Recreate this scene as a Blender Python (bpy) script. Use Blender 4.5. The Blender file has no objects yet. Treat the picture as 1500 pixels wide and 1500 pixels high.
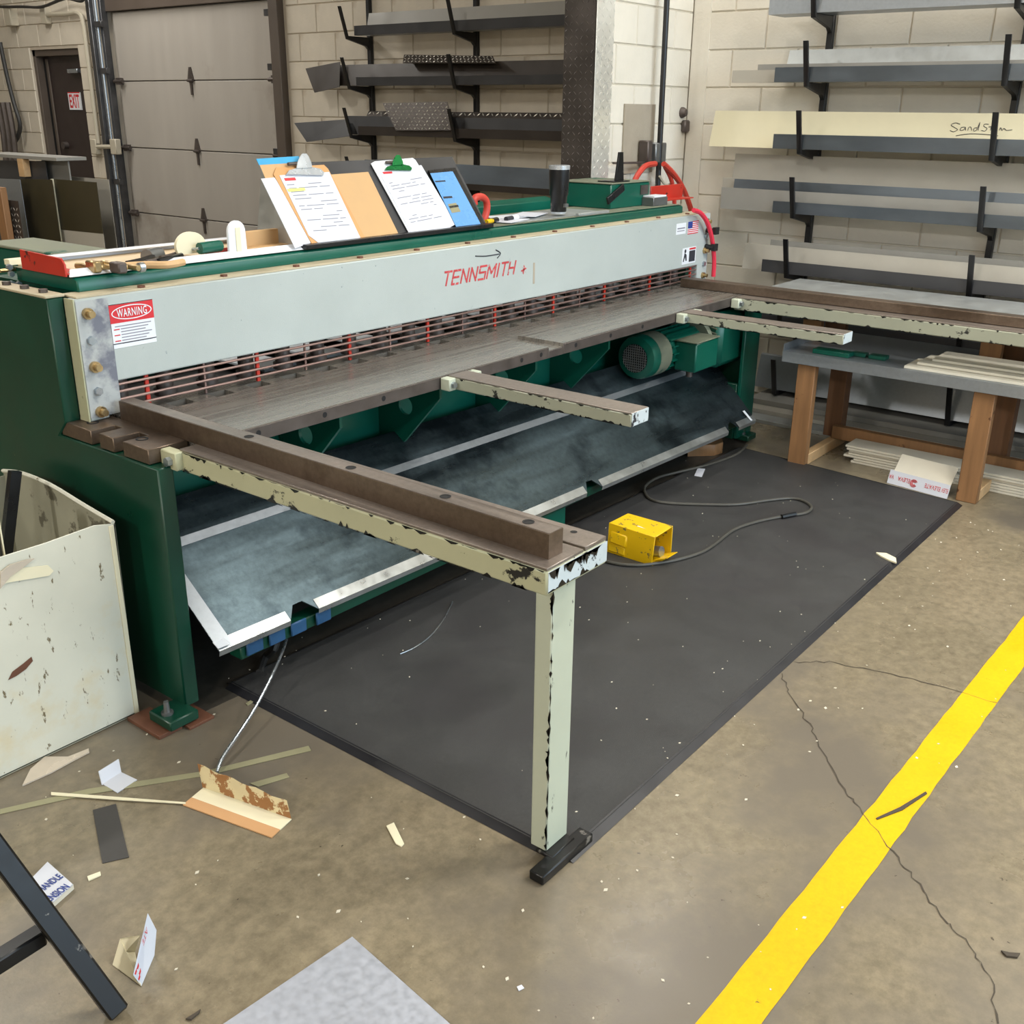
import bpy, bmesh, math, random
from mathutils import Vector, Matrix
import numpy as np
random.seed(7)
S = bpy.context.scene
COL = S.collection

# ------------------------------------------------------------------ camera
YAW, PITCH, ROLL, F, H = 0.663201, 0.369186, 0.0111651, 1519.7, 1.64
_f = np.array([math.cos(YAW)*math.cos(PITCH), math.sin(YAW)*math.cos(PITCH), -math.sin(PITCH)])
_r = np.cross(_f, [0, 0, 1]); _r /= np.linalg.norm(_r); _u = np.cross(_r, _f)
R2 = _r*math.cos(ROLL)+_u*math.sin(ROLL); U2 = -_r*math.sin(ROLL)+_u*math.cos(ROLL)
cam = bpy.data.cameras.new('camera'); co = bpy.data.objects.new('camera', cam); COL.objects.link(co)
cam.sensor_width = 36; cam.lens = F/1500*36; cam.clip_start = .05; cam.clip_end = 100
Mx = Matrix(((R2[0], U2[0], -_f[0], 0), (R2[1], U2[1], -_f[1], 0), (R2[2], U2[2], -_f[2], H), (0, 0, 0, 1)))
co.matrix_world = Mx
S.camera = co

def _ray(x, y):
    return R2*((x-750)/F)-U2*((y-750)/F)+_f
def at(px, py, ax, c):
    """point of the world plane axis=c seen at a photograph pixel"""
    d = _ray(px, py); o = np.array([0, 0, H]); t = (c-o[ax])/d[ax]
    return Vector(o+t*d)
def at_z(px, py, z=0.0): return at(px, py, 2, z)
def at_y(px, py, y): return at(px, py, 1, y)
def at_x(px, py, x): return at(px, py, 0, x)

# ------------------------------------------------------------------ world, lights, exposure
W = bpy.data.worlds.new('world'); S.world = W; W.use_nodes = True
W.node_tree.nodes['Background'].inputs[0].default_value = (.75, .87, 1, 1)
W.node_tree.nodes['Background'].inputs[1].default_value = 1.0
S.view_settings.view_transform = 'Standard'; S.view_settings.look = 'None'
S.view_settings.exposure = 0.0; S.view_settings.gamma = 1; S.view_settings.use_curve_mapping = False
S.cycles.use_denoising = True
S.cycles.max_bounces = 8; S.cycles.diffuse_bounces = 4; S.cycles.glossy_bounces = 4
S.cycles.sample_clamp_indirect = 6

def area(name, loc, size, power, color, target):
    l = bpy.data.lights.new(name, 'AREA'); l.shape = 'RECTANGLE'; l.size, l.size_y = size
    l.energy = power; l.color = color
    o = bpy.data.objects.new(name, l); COL.objects.link(o); o.location = loc
    d = Vector(target)-Vector(loc)
    o.rotation_euler = d.to_track_quat('-Z', 'Y').to_euler()
    return o
DAY = (.62, .82, 1.0); LAMP = (1.0, .97, .91)
area('dock_daylight', (2.6, -6.8, 2.9), (6.0, 2.4), 420, DAY, (2.6, 2.0, 1.2))
LAMPS = [(-4.6, 2.6, 265), (-4.6, -2.0, 245), (2.4, -2.5, 60), (2.4, 1.2, 52), (5.0, -1.2, 110), (3.5, -.1, 95), (5.1, 2.72, 28), (1.2, 5.0, 95), (3.5, 9.2, 70), (5.2, 8.75, 60)]  # far-left pair, bench-side and garage-side lamps are added fill, no known fixtures
for (lx, ly, lp) in LAMPS:
    area('ceiling_and_fill_light', (lx, ly, 4.05), (1.15, .22), lp, LAMP, (lx, ly, 0))

# ------------------------------------------------------------------ materials
def lin(c):
    return tuple(((v/255)/12.92 if v/255 <= .04045 else ((v/255+.055)/1.055)**2.4) for v in c)
def mat(name, col, rough=.5, metal=0.0, var=.12, scale=6.0, stretch=(1, 1, 1), rvar=.1, bump=0.0, bscale=120.0,
        wear=None, wear_at=.68, wear_scale=18.0, wear_stretch=(1, 1, 1), rnd=0.0, col2=None, spec=.5, wear2=None, wear2_at=.6, wear2_scale=3.0, grain=None):
    wear_at = .5+(wear_at-.5)*.62
    m = bpy.data.materials.new(name); m.use_nodes = True
    nt = m.node_tree; N = nt.nodes; L = nt.links; b = N['Principled BSDF']
    c = lin(col); c2 = lin(col2) if col2 else tuple(min(1, v*(1+var)) for v in c)
    c1 = c if col2 else tuple(v*(1-var) for v in c)
    tc = N.new('ShaderNodeTexCoord')
    def noise(sc, st, detail=6, rough_=.6):
        mp = N.new('ShaderNodeMapping'); mp.inputs['Scale'].default_value = st
        L.new(tc.outputs['Object'], mp.inputs['Vector'])
        n = N.new('ShaderNodeTexNoise'); n.inputs['Scale'].default_value = sc
        n.inputs['Detail'].default_value = detail; n.inputs['Roughness'].default_value = rough_
        L.new(mp.outputs['Vector'], n.inputs['Vector']); return n
    def ramp(sock, a, bb):
        r = N.new('ShaderNodeMapRange'); r.inputs[1].default_value = a; r.inputs[2].default_value = bb
        L.new(sock, r.inputs[0]); return r.outputs[0]
    def mix(fac, A, B):
        x = N.new('ShaderNodeMix'); x.data_type = 'RGBA'
        if isinstance(fac, float): x.inputs[0].default_value = fac
        else: L.new(fac, x.inputs[0])
        for s, v in ((x.inputs[6], A), (x.inputs[7], B)):
            if isinstance(v, tuple): s.default_value = (*v[:3], 1)
            else: L.new(v, s)
        return x.outputs[2]
    n1 = noise(scale, stretch)
    color = mix(ramp(n1.outputs['Fac'], .3, .7), c1, c2)
    if grain:
        ng = noise(grain[0], (1, 1, 1), 8, .75)
        color = mix(ramp(ng.outputs['Fac'], .38, .62), tuple(0.0 for _ in c), color) if False else mix(ramp(ng.outputs['Fac'], .36, .64), mix(grain[1], color, tuple(v*.35 for v in c)), mix(grain[1]*.6, color, tuple(min(1, v*1.7) for v in c)))
    if wear2 is not None:
        n3 = noise(wear2_scale, (1, 1, 1), 8)
        color = mix(ramp(n3.outputs['Fac'], wear2_at, wear2_at+.12), color, lin(wear2))
    if wear is not None:
        n2 = noise(wear_scale, wear_stretch, 8, .65)
        color = mix(ramp(n2.outputs['Fac'], wear_at, wear_at+.03), color, lin(wear))
    if rnd:
        oi = N.new('ShaderNodeObjectInfo'); hs = N.new('ShaderNodeHueSaturation')
        L.new(ramp(oi.outputs['Random'], 0, 1), hs.inputs['Value'])
        hs.inputs['Value'].links[0].from_node.inputs[3].default_value = 1-rnd
        hs.inputs['Value'].links[0].from_node.inputs[4].default_value = 1+rnd
        L.new(color, hs.inputs['Color']); color = hs.outputs[0]
    L.new(color, b.inputs['Base Color'])
    b.inputs['Metallic'].default_value = metal
    b.inputs['Specular IOR Level'].default_value = spec
    rr = N.new('ShaderNodeMapRange'); rr.inputs[1].default_value = .3; rr.inputs[2].default_value = .7
    rr.inputs[3].default_value = max(.03, rough-rvar); rr.inputs[4].default_value = min(1, rough+rvar)
    L.new(n1.outputs['Fac'], rr.inputs[0]); L.new(rr.outputs[0], b.inputs['Roughness'])
    if bump:
        n4 = noise(bscale, (1, 1, 1), 4); bp = N.new('ShaderNodeBump'); bp.inputs['Strength'].default_value = bump
        bp.inputs['Distance'].default_value = .004
        L.new(n4.outputs['Fac'], bp.inputs['Height']); L.new(bp.outputs[0], b.inputs['Normal'])
    return m

G = dict(
 green=mat('green_paint', (3, 82, 66), .35, var=.18, scale=3, wear=(120, 120, 100), wear_at=.84, wear_scale=12, bump=.05, bscale=60),
 green_dk=mat('shaded_green_paint', (5, 58, 42), .36, var=.25, scale=2.5, wear=(120, 118, 95), wear_at=.84, wear_scale=16),  # same green paint, darkened for machine faces turned from the light
 dusty=mat('dusty_green_top', (112, 116, 98), .7, var=.15, scale=9, wear=(30, 80, 62), wear_at=.66, wear_scale=4),
 beige=mat('dusty_cream_edge', (178, 166, 140), .6, var=.1, scale=8),
 plate=mat('blue_grey_paint', (170, 178, 176), .42, var=.05, scale=3, wear=(122, 134, 138), wear_at=.76, wear_scale=70, bump=.15, bscale=300, wear_stretch=(.6, 1, .5)),
 plate_end=mat('worn_plate_end', (168, 172, 172), .42, var=.05, scale=3, wear2=(105, 108, 120), wear2_at=.5, wear2_scale=7),
 steel=mat('table_steel', (150, 145, 138), .28, .7, var=.16, scale=5, stretch=(.35, 9, 1), rvar=.08),
 steel_edge=mat('dark_steel_edge', (92, 84, 80), .5, .6, var=.2, scale=14),
 rust=mat('browned_steel', (114, 99, 86), .42, .75, var=.2, scale=6, stretch=(1, .4, 1), wear2=(84, 70, 58), wear2_at=.52, grain=(60, .25)),
 rust_top=mat('bright_browned_steel', (146, 136, 128), .4, .75, var=.15, scale=6, stretch=(6, .4, 1), grain=(70, .2)),
 olive=mat('chipped_olive_paint', (172, 172, 142), .45, var=.06, scale=4, wear=(28, 28, 26), wear_at=.66, wear_scale=15, wear_stretch=(1, .8, 1.0)),
 arm_grey=mat('chipped_grey_green_paint', (156, 158, 140), .45, var=.06, scale=4, wear=(40, 40, 36), wear_at=.68, wear_scale=20, wear_stretch=(1, .8, 1.0)),
 post=mat('chipped_pale_paint', (180, 186, 168), .42, var=.05, scale=4, wear=(52, 54, 50), wear_at=.73, wear_scale=14, wear_stretch=(2, 2, .7)),
 pale_end=mat('chipped_daylit_paint', (186, 196, 200), .45, var=.06, scale=6, wear=(34, 36, 44), wear_at=.6, wear_scale=22),  # arm paint with the daylight on its end faces put into the colour
 galv=mat('galvanized_sheet', (162, 168, 174), .4, .8, var=.06, scale=60, rvar=.06),
 galv_lt=mat('pale_galvanized_sheet', (186, 190, 190), .42, .7, var=.08, scale=16, rvar=.1),
 galv_dk=mat('dark_galvanized_sheet', (104, 112, 120), .34, .85, var=.14, scale=5, stretch=(1, .35, 1), rvar=.08),
 chute=mat('worn_galvanized_chute', (90, 105, 112), .34, .9, var=.3, scale=5, stretch=(.35, 2.2, 2.2), rvar=.12, wear2=(52, 63, 70), wear2_at=.52, wear2_scale=3.2, grain=(45, .25)),
 chute_edge=mat('bright_galvanized_edge', (196, 200, 200), .34, .9, var=.15, scale=12),
 grey_trim=mat('grey_coated_sheet', (140, 138, 132), .45, .1, var=.05, scale=5),
 taupe=mat('taupe_coated_sheet', (166, 161, 150), .45, .1, var=.05, scale=5),
 sandstone=mat('sandstone_coated_sheet', (206, 198, 168), .5, 0, var=.04, scale=4),
 charcoal=mat('charcoal_coated_sheet', (62, 62, 64), .4, .2, var=.1, scale=4),
 bronze=mat('bronze_coated_sheet', (58, 52, 48), .4, .2, var=.12, scale=4),
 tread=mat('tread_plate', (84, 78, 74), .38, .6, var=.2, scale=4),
 tread_lt=mat('lit_tread_plate', (214, 212, 204), .32, .5, var=.1, scale=4),
 black=mat('black_paint', (22, 22, 24), .4, var=.2, scale=8),
 blackmet=mat('black_steel', (17, 17, 18), .38, .2, var=.25, scale=8, wear=(110, 106, 100), wear_at=.74, wear_scale=14),
 block=mat('painted_block', (214, 208, 195), .6, var=.035, scale=7, bump=.35, bscale=70, rnd=.03),
 block_dim=mat('dim_lit_aged_block', (200, 191, 175), .62, var=.06, scale=6, bump=.35, bscale=70, rnd=.04, wear2=(160, 142, 118), wear2_at=.62, wear2_scale=2),  # base darkened because this bay is less lit; blotches vary at random
 mortar=mat('painted_mortar', (206, 198, 182), .7, var=.05, scale=9),
 mortar_dim=mat('dim_lit_mortar', (184, 173, 156), .7, var=.05, scale=9),  # mortar toned down to match the dimmer light there
 bare=mat('bare_block_patch', (158, 148, 132), .75, var=.08, scale=9, bump=.3),
 garage=mat('garage_panel', (160, 154, 146), .5, var=.05, scale=2, stretch=(1, 3, .5), wear2=(136, 128, 118), wear2_at=.58, wear2_scale=1.2),
 track=mat('track_steel', (92, 92, 94), .4, .8, var=.2, scale=10),
 door=mat('brown_door', (48, 38, 36), .45, var=.1, scale=4),
 frame=mat('grey_frame', (84, 74, 66), .5, var=.1, scale=4),
 concrete=mat('sealed_concrete', (128, 117, 96), .30, var=.22, scale=2.2, rvar=.08, bump=.06, bscale=120, wear=(66, 56, 44), wear_at=.80, wear_scale=30, wear2=(104, 96, 84), wear2_at=.5, wear2_scale=1.1, grain=(26, .4)),
 crack=mat('crack_dark', (66, 58, 48), .8),
 yellow=mat('yellow_line_paint', (216, 170, 0), .6, var=.05, scale=6, wear=(120, 104, 40), wear_at=.80, wear_scale=22, bump=.1, bscale=150, spec=.25, grain=(60, .12)),
 yellow_tool=mat('yellow_steel_paint', (228, 184, 6), .42, var=.05, scale=6, wear=(120, 104, 60), wear_at=.66, wear_scale=34),
 mat=mat('rubber_mat', (56, 56, 56), .5, var=.12, scale=5, bump=.4, bscale=500, rvar=.08, grain=(140, .3), wear=(120, 116, 110), wear_at=.84, wear_scale=110, wear2=(52, 51, 52), wear2_at=.5, wear2_scale=2),
 mat_edge=mat('rubber_mat_edge', (32, 32, 36), .38, var=.1, scale=8),
 red=mat('red_paint', (176, 42, 26), .45, var=.12, scale=8, wear=(70, 24, 16), wear_at=.66, wear_scale=20),
 guard=mat('red_guard_paint', (136, 112, 106), .38, .55, var=.15, scale=9, stretch=(1, 3, 3)),
 redpl=mat('red_rubber', (186, 58, 44), .5, var=.08, scale=8),
 pink=mat('pink_red_rubber', (212, 46, 70), .45, var=.06, scale=8),
 white=mat('white_coated', (218, 222, 228), .45, var=.02, scale=6),
 paper=mat('paper', (198, 201, 210), .7, var=.015, scale=9),
 cream=mat('cream_coated', (226, 218, 188), .5, var=.03, scale=6),
 offwhite=mat('off_white_trim', (214, 208, 192), .55, var=.05, scale=8),
 kraft=mat('kraft_paper', (190, 153, 107), .65, var=.04, scale=10),
 board=mat('hardboard', (196, 146, 92), .6, var=.06, scale=10),
 tanboard=mat('tan_board', (196, 150, 104), .6, var=.06, scale=9),
 wood=mat('warm_lumber', (138, 100, 64), .6, var=.18, scale=5, stretch=(7, 7, .6), wear=(84, 48, 22), wear_at=.72, wear_scale=9),
 wood_dk=mat('dark_lumber', (112, 78, 52), .6, var=.16, scale=5, stretch=(7, 7, .6)),
 wood_lt=mat('pale_lumber', (196, 160, 116), .6, var=.12, scale=5, stretch=(6, 1, 6)),
 shim=mat('brown_shim', (104, 66, 48), .6, var=.12, scale=12),
 bin=mat('scuffed_cream_paint', (206, 205, 190), .48, var=.06, scale=3, wear=(110, 98, 72), wear_at=.70, wear_scale=34, wear_stretch=(1.2, 1, .45), wear2=(206, 188, 146), wear2_at=.6, wear2_scale=2.0),
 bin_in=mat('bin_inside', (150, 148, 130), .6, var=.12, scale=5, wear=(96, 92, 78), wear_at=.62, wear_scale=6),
 chrome=mat('chrome', (200, 206, 212), .3, .6, var=.05),
 zinc=mat('zinc_bolt', (176, 184, 192), .3, .9, var=.1),
 brass=mat('brass_tool', (176, 152, 110), .32, .8, var=.2, scale=20),
 greenclip=mat('green_clip', (22, 122, 62), .3, .6, var=.1),
 screen=mat('tablet_screen', (96, 150, 206), .3, var=.05),
 ink=mat('print_grey', (128, 128, 140), .7), inkd=mat('print_dark', (40, 42, 50), .7),
 inkred=mat('print_red', (196, 40, 48), .6, var=.06), inkblue=mat('print_blue', (34, 56, 130), .6), inkyel=mat('print_yellow', (228, 230, 120), .6),
 logored=mat('faded_red_lettering', (184, 66, 70), .5, var=.12, scale=30, wear=(172, 180, 178), wear_at=.64, wear_scale=60),
 cyan=mat('blue_folder', (44, 150, 200), .5), bluetape=mat('blue_tape', (30, 72, 110), .55, var=.2, scale=12),
 rubber=mat('black_cable', (44, 43, 42), .5), greycable=mat('grey_cable', (70, 68, 62), .5),
 plastic=mat('black_plastic', (18, 19, 22), .32), conduit=mat('painted_conduit', (176, 168, 150), .5, var=.08),
 dark=mat('dark_void', (12, 12, 14), .7), trayw=mat('tray_wood', (206, 184, 152), .6, var=.06),
 film=mat('clear_film', (190, 178, 162), .25, var=.1), strip=mat('olive_strip', (150, 146, 116), .45, .2, var=.1),
 darkpaper=mat('black_grit_paper', (62, 60, 58), .75, var=.1, scale=40), foot=mat('grey_jack', (120, 122, 122), .4, .7),
 speck=mat('pale_debris', (206, 198, 180), .7), olive_sheet=mat('dark_olive_sheet', (62, 56, 38), .4, .2, var=.2, scale=3),
 galv_floor=mat('matte_galvanized', (176, 180, 190), .45, .55, var=.06, scale=60),
)

# ------------------------------------------------------------------ mesh builder
class B:
    def __init__(s): s.v = []; s.f = []; s.sm = []
    def add(s, vs, fs, smooth=False):
        n = len(s.v); s.v += [Vector(p) for p in vs]
        s.f += [[i+n for i in f] for f in fs]; s.sm += [smooth]*len(fs); return s
    def box(s, x0, y0, z0, x1, y1, z1):
        vs = [(x, y, z) for z in (z0, z1) for y in (y0, y1) for x in (x0, x1)]
        return s.add(vs, [(0, 2, 3, 1), (4, 5, 7, 6), (0, 1, 5, 4), (2, 6, 7, 3), (0, 4, 6, 2), (1, 3, 7, 5)])
    def prism(s, pts, vec):
        pts = [Vector(p) for p in pts]; v = Vector(vec); n = len(pts)
        nrm = Vector()
        for i in range(n): nrm += (pts[i]-pts[0]).cross(pts[(i+1) % n]-pts[0])
        if nrm.dot(v) > 0: pts = pts[::-1]
        vs = pts+[p+v for p in pts]
        fs = [list(range(n)), list(range(2*n-1, n-1, -1))]+[[i, i+n, (i+1) % n+n, (i+1) % n] for i in range(n)]
        return s.add(vs, fs)
    def plate(s, pts, t):
        a, b, c = [Vector(p) for p in pts[:3]]
        n = (b-a).cross(c-a).normalized(); return s.prism(pts, n*t)
    def beam(s, p0, p1, w, h, up=(0, 0, 1)):
        p0 = Vector(p0); p1 = Vector(p1); d = (p1-p0).normalized(); up = Vector(up)
        x = d.cross(up).normalized(); u = x.cross(d)
        return s.prism([p0+x*a*w/2+u*b*h/2 for a, b in ((-1, -1), (1, -1), (1, 1), (-1, 1))], p1-p0)
    def cyl(s, p0, p1, r0, r1=None, n=16):
        p0 = Vector(p0); p1 = Vector(p1); r1 = r0 if r1 is None else r1; d = (p1-p0).normalized()
        a = Vector((1, 0, 0)) if abs(d.x) < .8 else Vector((0, 1, 0))
        x = d.cross(a).normalized(); y = d.cross(x)
        A = [p0+(x*math.cos(2*math.pi*i/n)+y*math.sin(2*math.pi*i/n))*r0 for i in range(n)]
        Bq = [p1+(x*math.cos(2*math.pi*i/n)+y*math.sin(2*math.pi*i/n))*r1 for i in range(n)]
        s.add(A+Bq, [[i, (i+1) % n, (i+1) % n+n, i+n] for i in range(n)], True)
        s.add(A, [list(range(n))[::-1]]); return s.add(Bq, [list(range(n))])
    def lathe(s, prof, c, axis=(0, 0, 1), n=24):
        c = Vector(c); d = Vector(axis).normalized()
        a = Vector((1, 0, 0)) if abs(d.x) < .8 else Vector((0, 1, 0))
        x = d.cross(a).normalized(); y = d.cross(x); vs = []; fs = []
        for r, h in prof:
            vs += [c+d*h+(x*math.cos(2*math.pi*i/n)+y*math.sin(2*math.pi*i/n))*max(r, 1e-5) for i in range(n)]
        for k in range(len(prof)-1):
            fs += [[k*n+i, k*n+(i+1) % n, (k+1)*n+(i+1) % n, (k+1)*n+i] for i in range(n)]
        return s.add(vs, fs, True)
    def tube(s, pts, r, n=8, smooth=4):
        P = [Vector(p) for p in pts]
        if smooth and len(P) > 2:
            Q = []
            for i in range(len(P)-1):
                a, b, c, d = P[max(i-1, 0)], P[i], P[i+1], P[min(i+2, len(P)-1)]
                for k in range(smooth):
                    t = k/smooth
                    Q.append(.5*((2*b)+(c-a)*t+(2*a-5*b+4*c-d)*t*t+(3*b-a-3*c+d)*t**3))
            P = Q+[P[-1]]
        vs = []; fs = []; m = len(P); x = None
        for i, p in enumerate(P):
            d = (P[min(i+1, m-1)]-P[max(i-1, 0)]).normalized()
            if x is None:
                a = Vector((0, 0, 1)) if abs(d.z) < .9 else Vector((1, 0, 0)); x = d.cross(a).normalized()
            else: x = (x-d*x.dot(d)).normalized()
            y = d.cross(x)
            vs += [p+(x*math.cos(2*math.pi*k/n)+y*math.sin(2*math.pi*k/n))*r for k in range(n)]
        for i in range(m-1):
            fs += [[i*n+k, i*n+(k+1) % n, (i+1)*n+(k+1) % n, (i+1)*n+k] for k in range(n)]
        fs += [list(range(n))[::-1], [(m-1)*n+k for k in range(n)]]
        return s.add(vs, fs, True)
    def ribbon(s, pts, w, z, jag=0):
        P = [Vector((p[0], p[1], z)) for p in pts]; vs = []; fs = []
        for i, p in enumerate(P):
            d = (P[min(i+1, len(P)-1)]-P[max(i-1, 0)]).normalized(); x = Vector((-d.y, d.x, 0))
            ww = w*(1+random.uniform(-jag, jag)); vs += [p-x*ww/2, p+x*ww/2]
        fs = [[2*i, 2*i+2, 2*i+3, 2*i+1] for i in range(len(P)-1)]
        return s.add(vs, fs)
    def build(s, name, m, parent=None, bevel=0.0, label=None, kind=None):
        vs = s.v
        if parent is not None: o0 = root_loc(parent)
        else:
            xs = [v.x for v in vs]; ys = [v.y for v in vs]; zs = [v.z for v in vs]
            o0 = Vector(((min(xs)+max(xs))/2, (min(ys)+max(ys))/2, min(zs)))
        me = bpy.data.meshes.new(name); me.from_pydata([v-o0 for v in vs], [], s.f)
        for p, q in zip(me.polygons, s.sm): p.use_smooth = q
        bm = bmesh.new(); bm.from_mesh(me)
        bmesh.ops.recalc_face_normals(bm, faces=bm.faces)
        if bevel:
            es = [e for e in bm.edges if len(e.link_faces) == 2 and e.calc_face_angle(0) > .6]
            if es: bmesh.ops.bevel(bm, geom=es, offset=bevel, segments=1, affect='EDGES', clamp_overlap=True)
        bm.to_mesh(me); bm.free()
        me.set_sharp_from_angle(angle=math.radians(38))
        me.materials.append(G[m] if isinstance(m, str) else m)
        o = bpy.data.objects.new(name, me); COL.objects.link(o)
        if parent is not None: o.parent = parent
        else: o.location = o0
        if label: o['label'] = label
        if kind: o['kind'] = kind
        return o

def root_loc(o):
    v = Vector(o.location)
    while o.parent: o = o.parent; v += Vector(o.location)
    return v
def tag(o, label, cat, group=None):
    o['label'] = label; o['category'] = cat
    if group: o['group'] = group
    return o
def thing(name, loc, label, cat, group=None):
    o = bpy.data.objects.new(name, None); COL.objects.link(o); o.location = loc
    o.empty_display_size = .05
    return tag(o, label, cat, group)
def struct(o): o['kind'] = 'structure'; return o
def bx(name, m, parent, a, b, bevel=.003, label=None):
    return B().box(*a, *b).build(name, m, parent, bevel, label)
def text(s, name, m, parent, origin, xdir, ydir, h, width=None, shear=0, off=.0008, bold=0.0, align='LEFT', spacing=1.0):
    """flat lettering laid on a surface: baseline start, writing direction, up direction, capital height"""
    cu = bpy.data.curves.new(name, 'FONT'); cu.body = s; cu.size = 1; cu.shear = shear; cu.offset = bold; cu.space_character = spacing
    cu.resolution_u = 3
    to = bpy.data.objects.new('lettering_source', cu); COL.objects.link(to)
    dg = bpy.context.evaluated_depsgraph_get(); me = bpy.data.meshes.new_from_object(to.evaluated_get(dg))
    bpy.data.objects.remove(to); bpy.data.curves.remove(cu)
    vs = [v.co.copy() for v in me.vertices]; x0 = min(v.x for v in vs); x1 = max(v.x for v in vs); y1 = max(v.y for v in vs)
    sy = h/.69; sx = (width/(x1-x0)) if width else sy
    X = Vector(xdir).normalized(); Y = Vector(ydir).normalized(); n = X.cross(Y)
    o0 = root_loc(parent); org = Vector(origin)
    for v in me.vertices:
        c = v.co; v.co = org+X*(c.x-x0)*sx+Y*c.y*sy+n*off-o0
    me.materials.clear(); me.materials.append(G[m])
    o = bpy.data.objects.new(name, me); COL.objects.link(o); o.parent = parent
    return o

# ------------------------------------------------------------------ room
CEIL = 4.2
struct(B().box(-6, -8, -.15, 6.6, 14, 0).build('floor', 'concrete'))
FLOOR = bpy.data.objects['floor']
# painted safety line and cracks belong to the floor
a0 = at_z(1025, 1500); a1 = at_z(1426, 1000); b0 = at_z(1110, 1500); b1 = at_z(1478, 1000)
c0 = (a0+b0)/2; c1 = (a1+b1)/2; dline = (c1-c0).normalized()
B().ribbon([c0+dline*(-2.2+.06*i) for i in range(130)], .098, .0012, .045).build('painted_line', 'yellow', FLOOR)
ck = B()
def crackline(px):
    P = [at_z(*p) for p in px]; Q = []
    for i in range(len(P)-1):
        for k in range(6):
            t = k/6; Q.append(P[i].lerp(P[i+1], t)+Vector((random.uniform(-.006, .006), random.uniform(-.006, .006), 0)))
    ck.ribbon(Q+[P[-1]], .0026, .0016, .6)
crackline([(1145, 985), (1155, 1015), (1185, 1060), (1205, 1100), (1235, 1155), (1262, 1190), (1310, 1250), (1345, 1295), (1385, 1350), (1425, 1390), (1450, 1430), (1462, 1500)])
crackline([(1160, 970), (1215, 970), (1290, 985), (1380, 1005), (1460, 1030)])
ck.build('floor_crack', 'crack', FLOOR)

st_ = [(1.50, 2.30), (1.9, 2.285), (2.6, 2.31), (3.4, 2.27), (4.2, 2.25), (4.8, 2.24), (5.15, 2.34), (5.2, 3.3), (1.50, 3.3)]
B().prism([(x, y, .0004) for x, y in st_], (0, 0, .0006)).build('under_shear_shade', mat('shaded_concrete', (58, 54, 48), .5, var=.25, scale=4, grain=(26, .4)), FLOOR)  # shadow under the shear, painted as a dark patch on the floor
BH, BL = .2032, .4064
def block_mesh(name, w, h, m, axis):
    """thin proud block face; axis 'x' faces -X, 'y' faces -Y"""
    d = .010; g = .005
    if axis == 'x': v = [(0, 0, 0), (0, w, 0), (0, w, h), (0, 0, h), (-d, g, g), (-d, w-g, g), (-d, w-g, h-g), (-d, g, h-g)]
    else: v = [(0, 0, 0), (w, 0, 0), (w, 0, h), (0, 0, h), (g, -d, g), (w-g, -d, g), (w-g, -d, h-g), (g, -d, h-g)]
    me = bpy.data.meshes.new(name); fs = [(4, 5, 6, 7), (0, 1, 5, 4), (1, 2, 6, 5), (2, 3, 7, 6), (3, 0, 4, 7)]
    me.from_pydata(v, [], fs); bm = bmesh.new(); bm.from_mesh(me)
    want = Vector((-1, 0, 0)) if axis == 'x' else Vector((0, -1, 0))
    bm.faces.ensure_lookup_table()
    if bm.faces[0].normal.dot(want) < 0: bmesh.ops.reverse_faces(bm, faces=bm.faces)
    bm.to_mesh(me); bm.free(); me.materials.append(G[m]); return me
_bm = {}
def lay_blocks(wall, axis, plane, u0, u1, z0, z1, m, zoff=0.0, holes=()):
    """running bond of painted concrete blocks on a wall face, each block an object"""
    o0 = Vector(wall.location); row = 0; z = zoff
    J = .004
    while z < z1:
        u = u0-(BL/2 if row % 2 else 0)
        while u < u1:
            a = max(u, u0); b = min(u+BL, u1); za = max(z, z0); zb = min(z+BH, z1)
            segs = [(a, b)]
            for (h0, h1, hz0, hz1) in holes:
                if za < hz1-.02 and zb > hz0+.02:
                    ns = []
                    for (p, q) in segs:
                        if q <= h0 or p >= h1: ns.append((p, q)); continue
                        if p < h0: ns.append((p, h0))
                        if q > h1: ns.append((h1, q))
                    segs = ns
            for (p, q) in segs:
                if q-p > .04 and zb-za > .04:
                    key = (round(q-p, 3), round(zb-za, 3), m, axis)
                    if key not in _bm: _bm[key] = block_mesh('block', q-p-J, zb-za-J, m, axis)
                    o = bpy.data.objects.new('block', _bm[key]); COL.objects.link(o); o.parent = wall
                    o.location = (Vector((plane, p+J/2, za+J/2)) if axis == 'x' else Vector((p+J/2, plane, za+J/2)))-o0
            u += BL
        z += BH; row += 1
XR = 5.962
w = struct(B().box(XR, -8, 0, 6.6, 3.34, CEIL).build('wall_right', 'mortar'))
lay_blocks(w, 'x', XR, -1.2, 3.34, 0, 2.85, 'block', -.05)
XS = 4.925
w = struct(B().box(XS, 3.342, 0, 6.6, 3.52, CEIL).build('wall_center', 'mortar'))
lay_blocks(w, 'y', 3.342, XS, XR-.02, 0, 2.85, 'block', -.05)
XL = 6.0
w = struct(B().box(XL, 3.52, 0, 6.6, 7.16, CEIL).build('wall_left', 'mortar_dim'))
lay_blocks(w, 'x', XL, 3.6, 7.0, .2, 2.75, 'block_dim', -.05)
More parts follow.
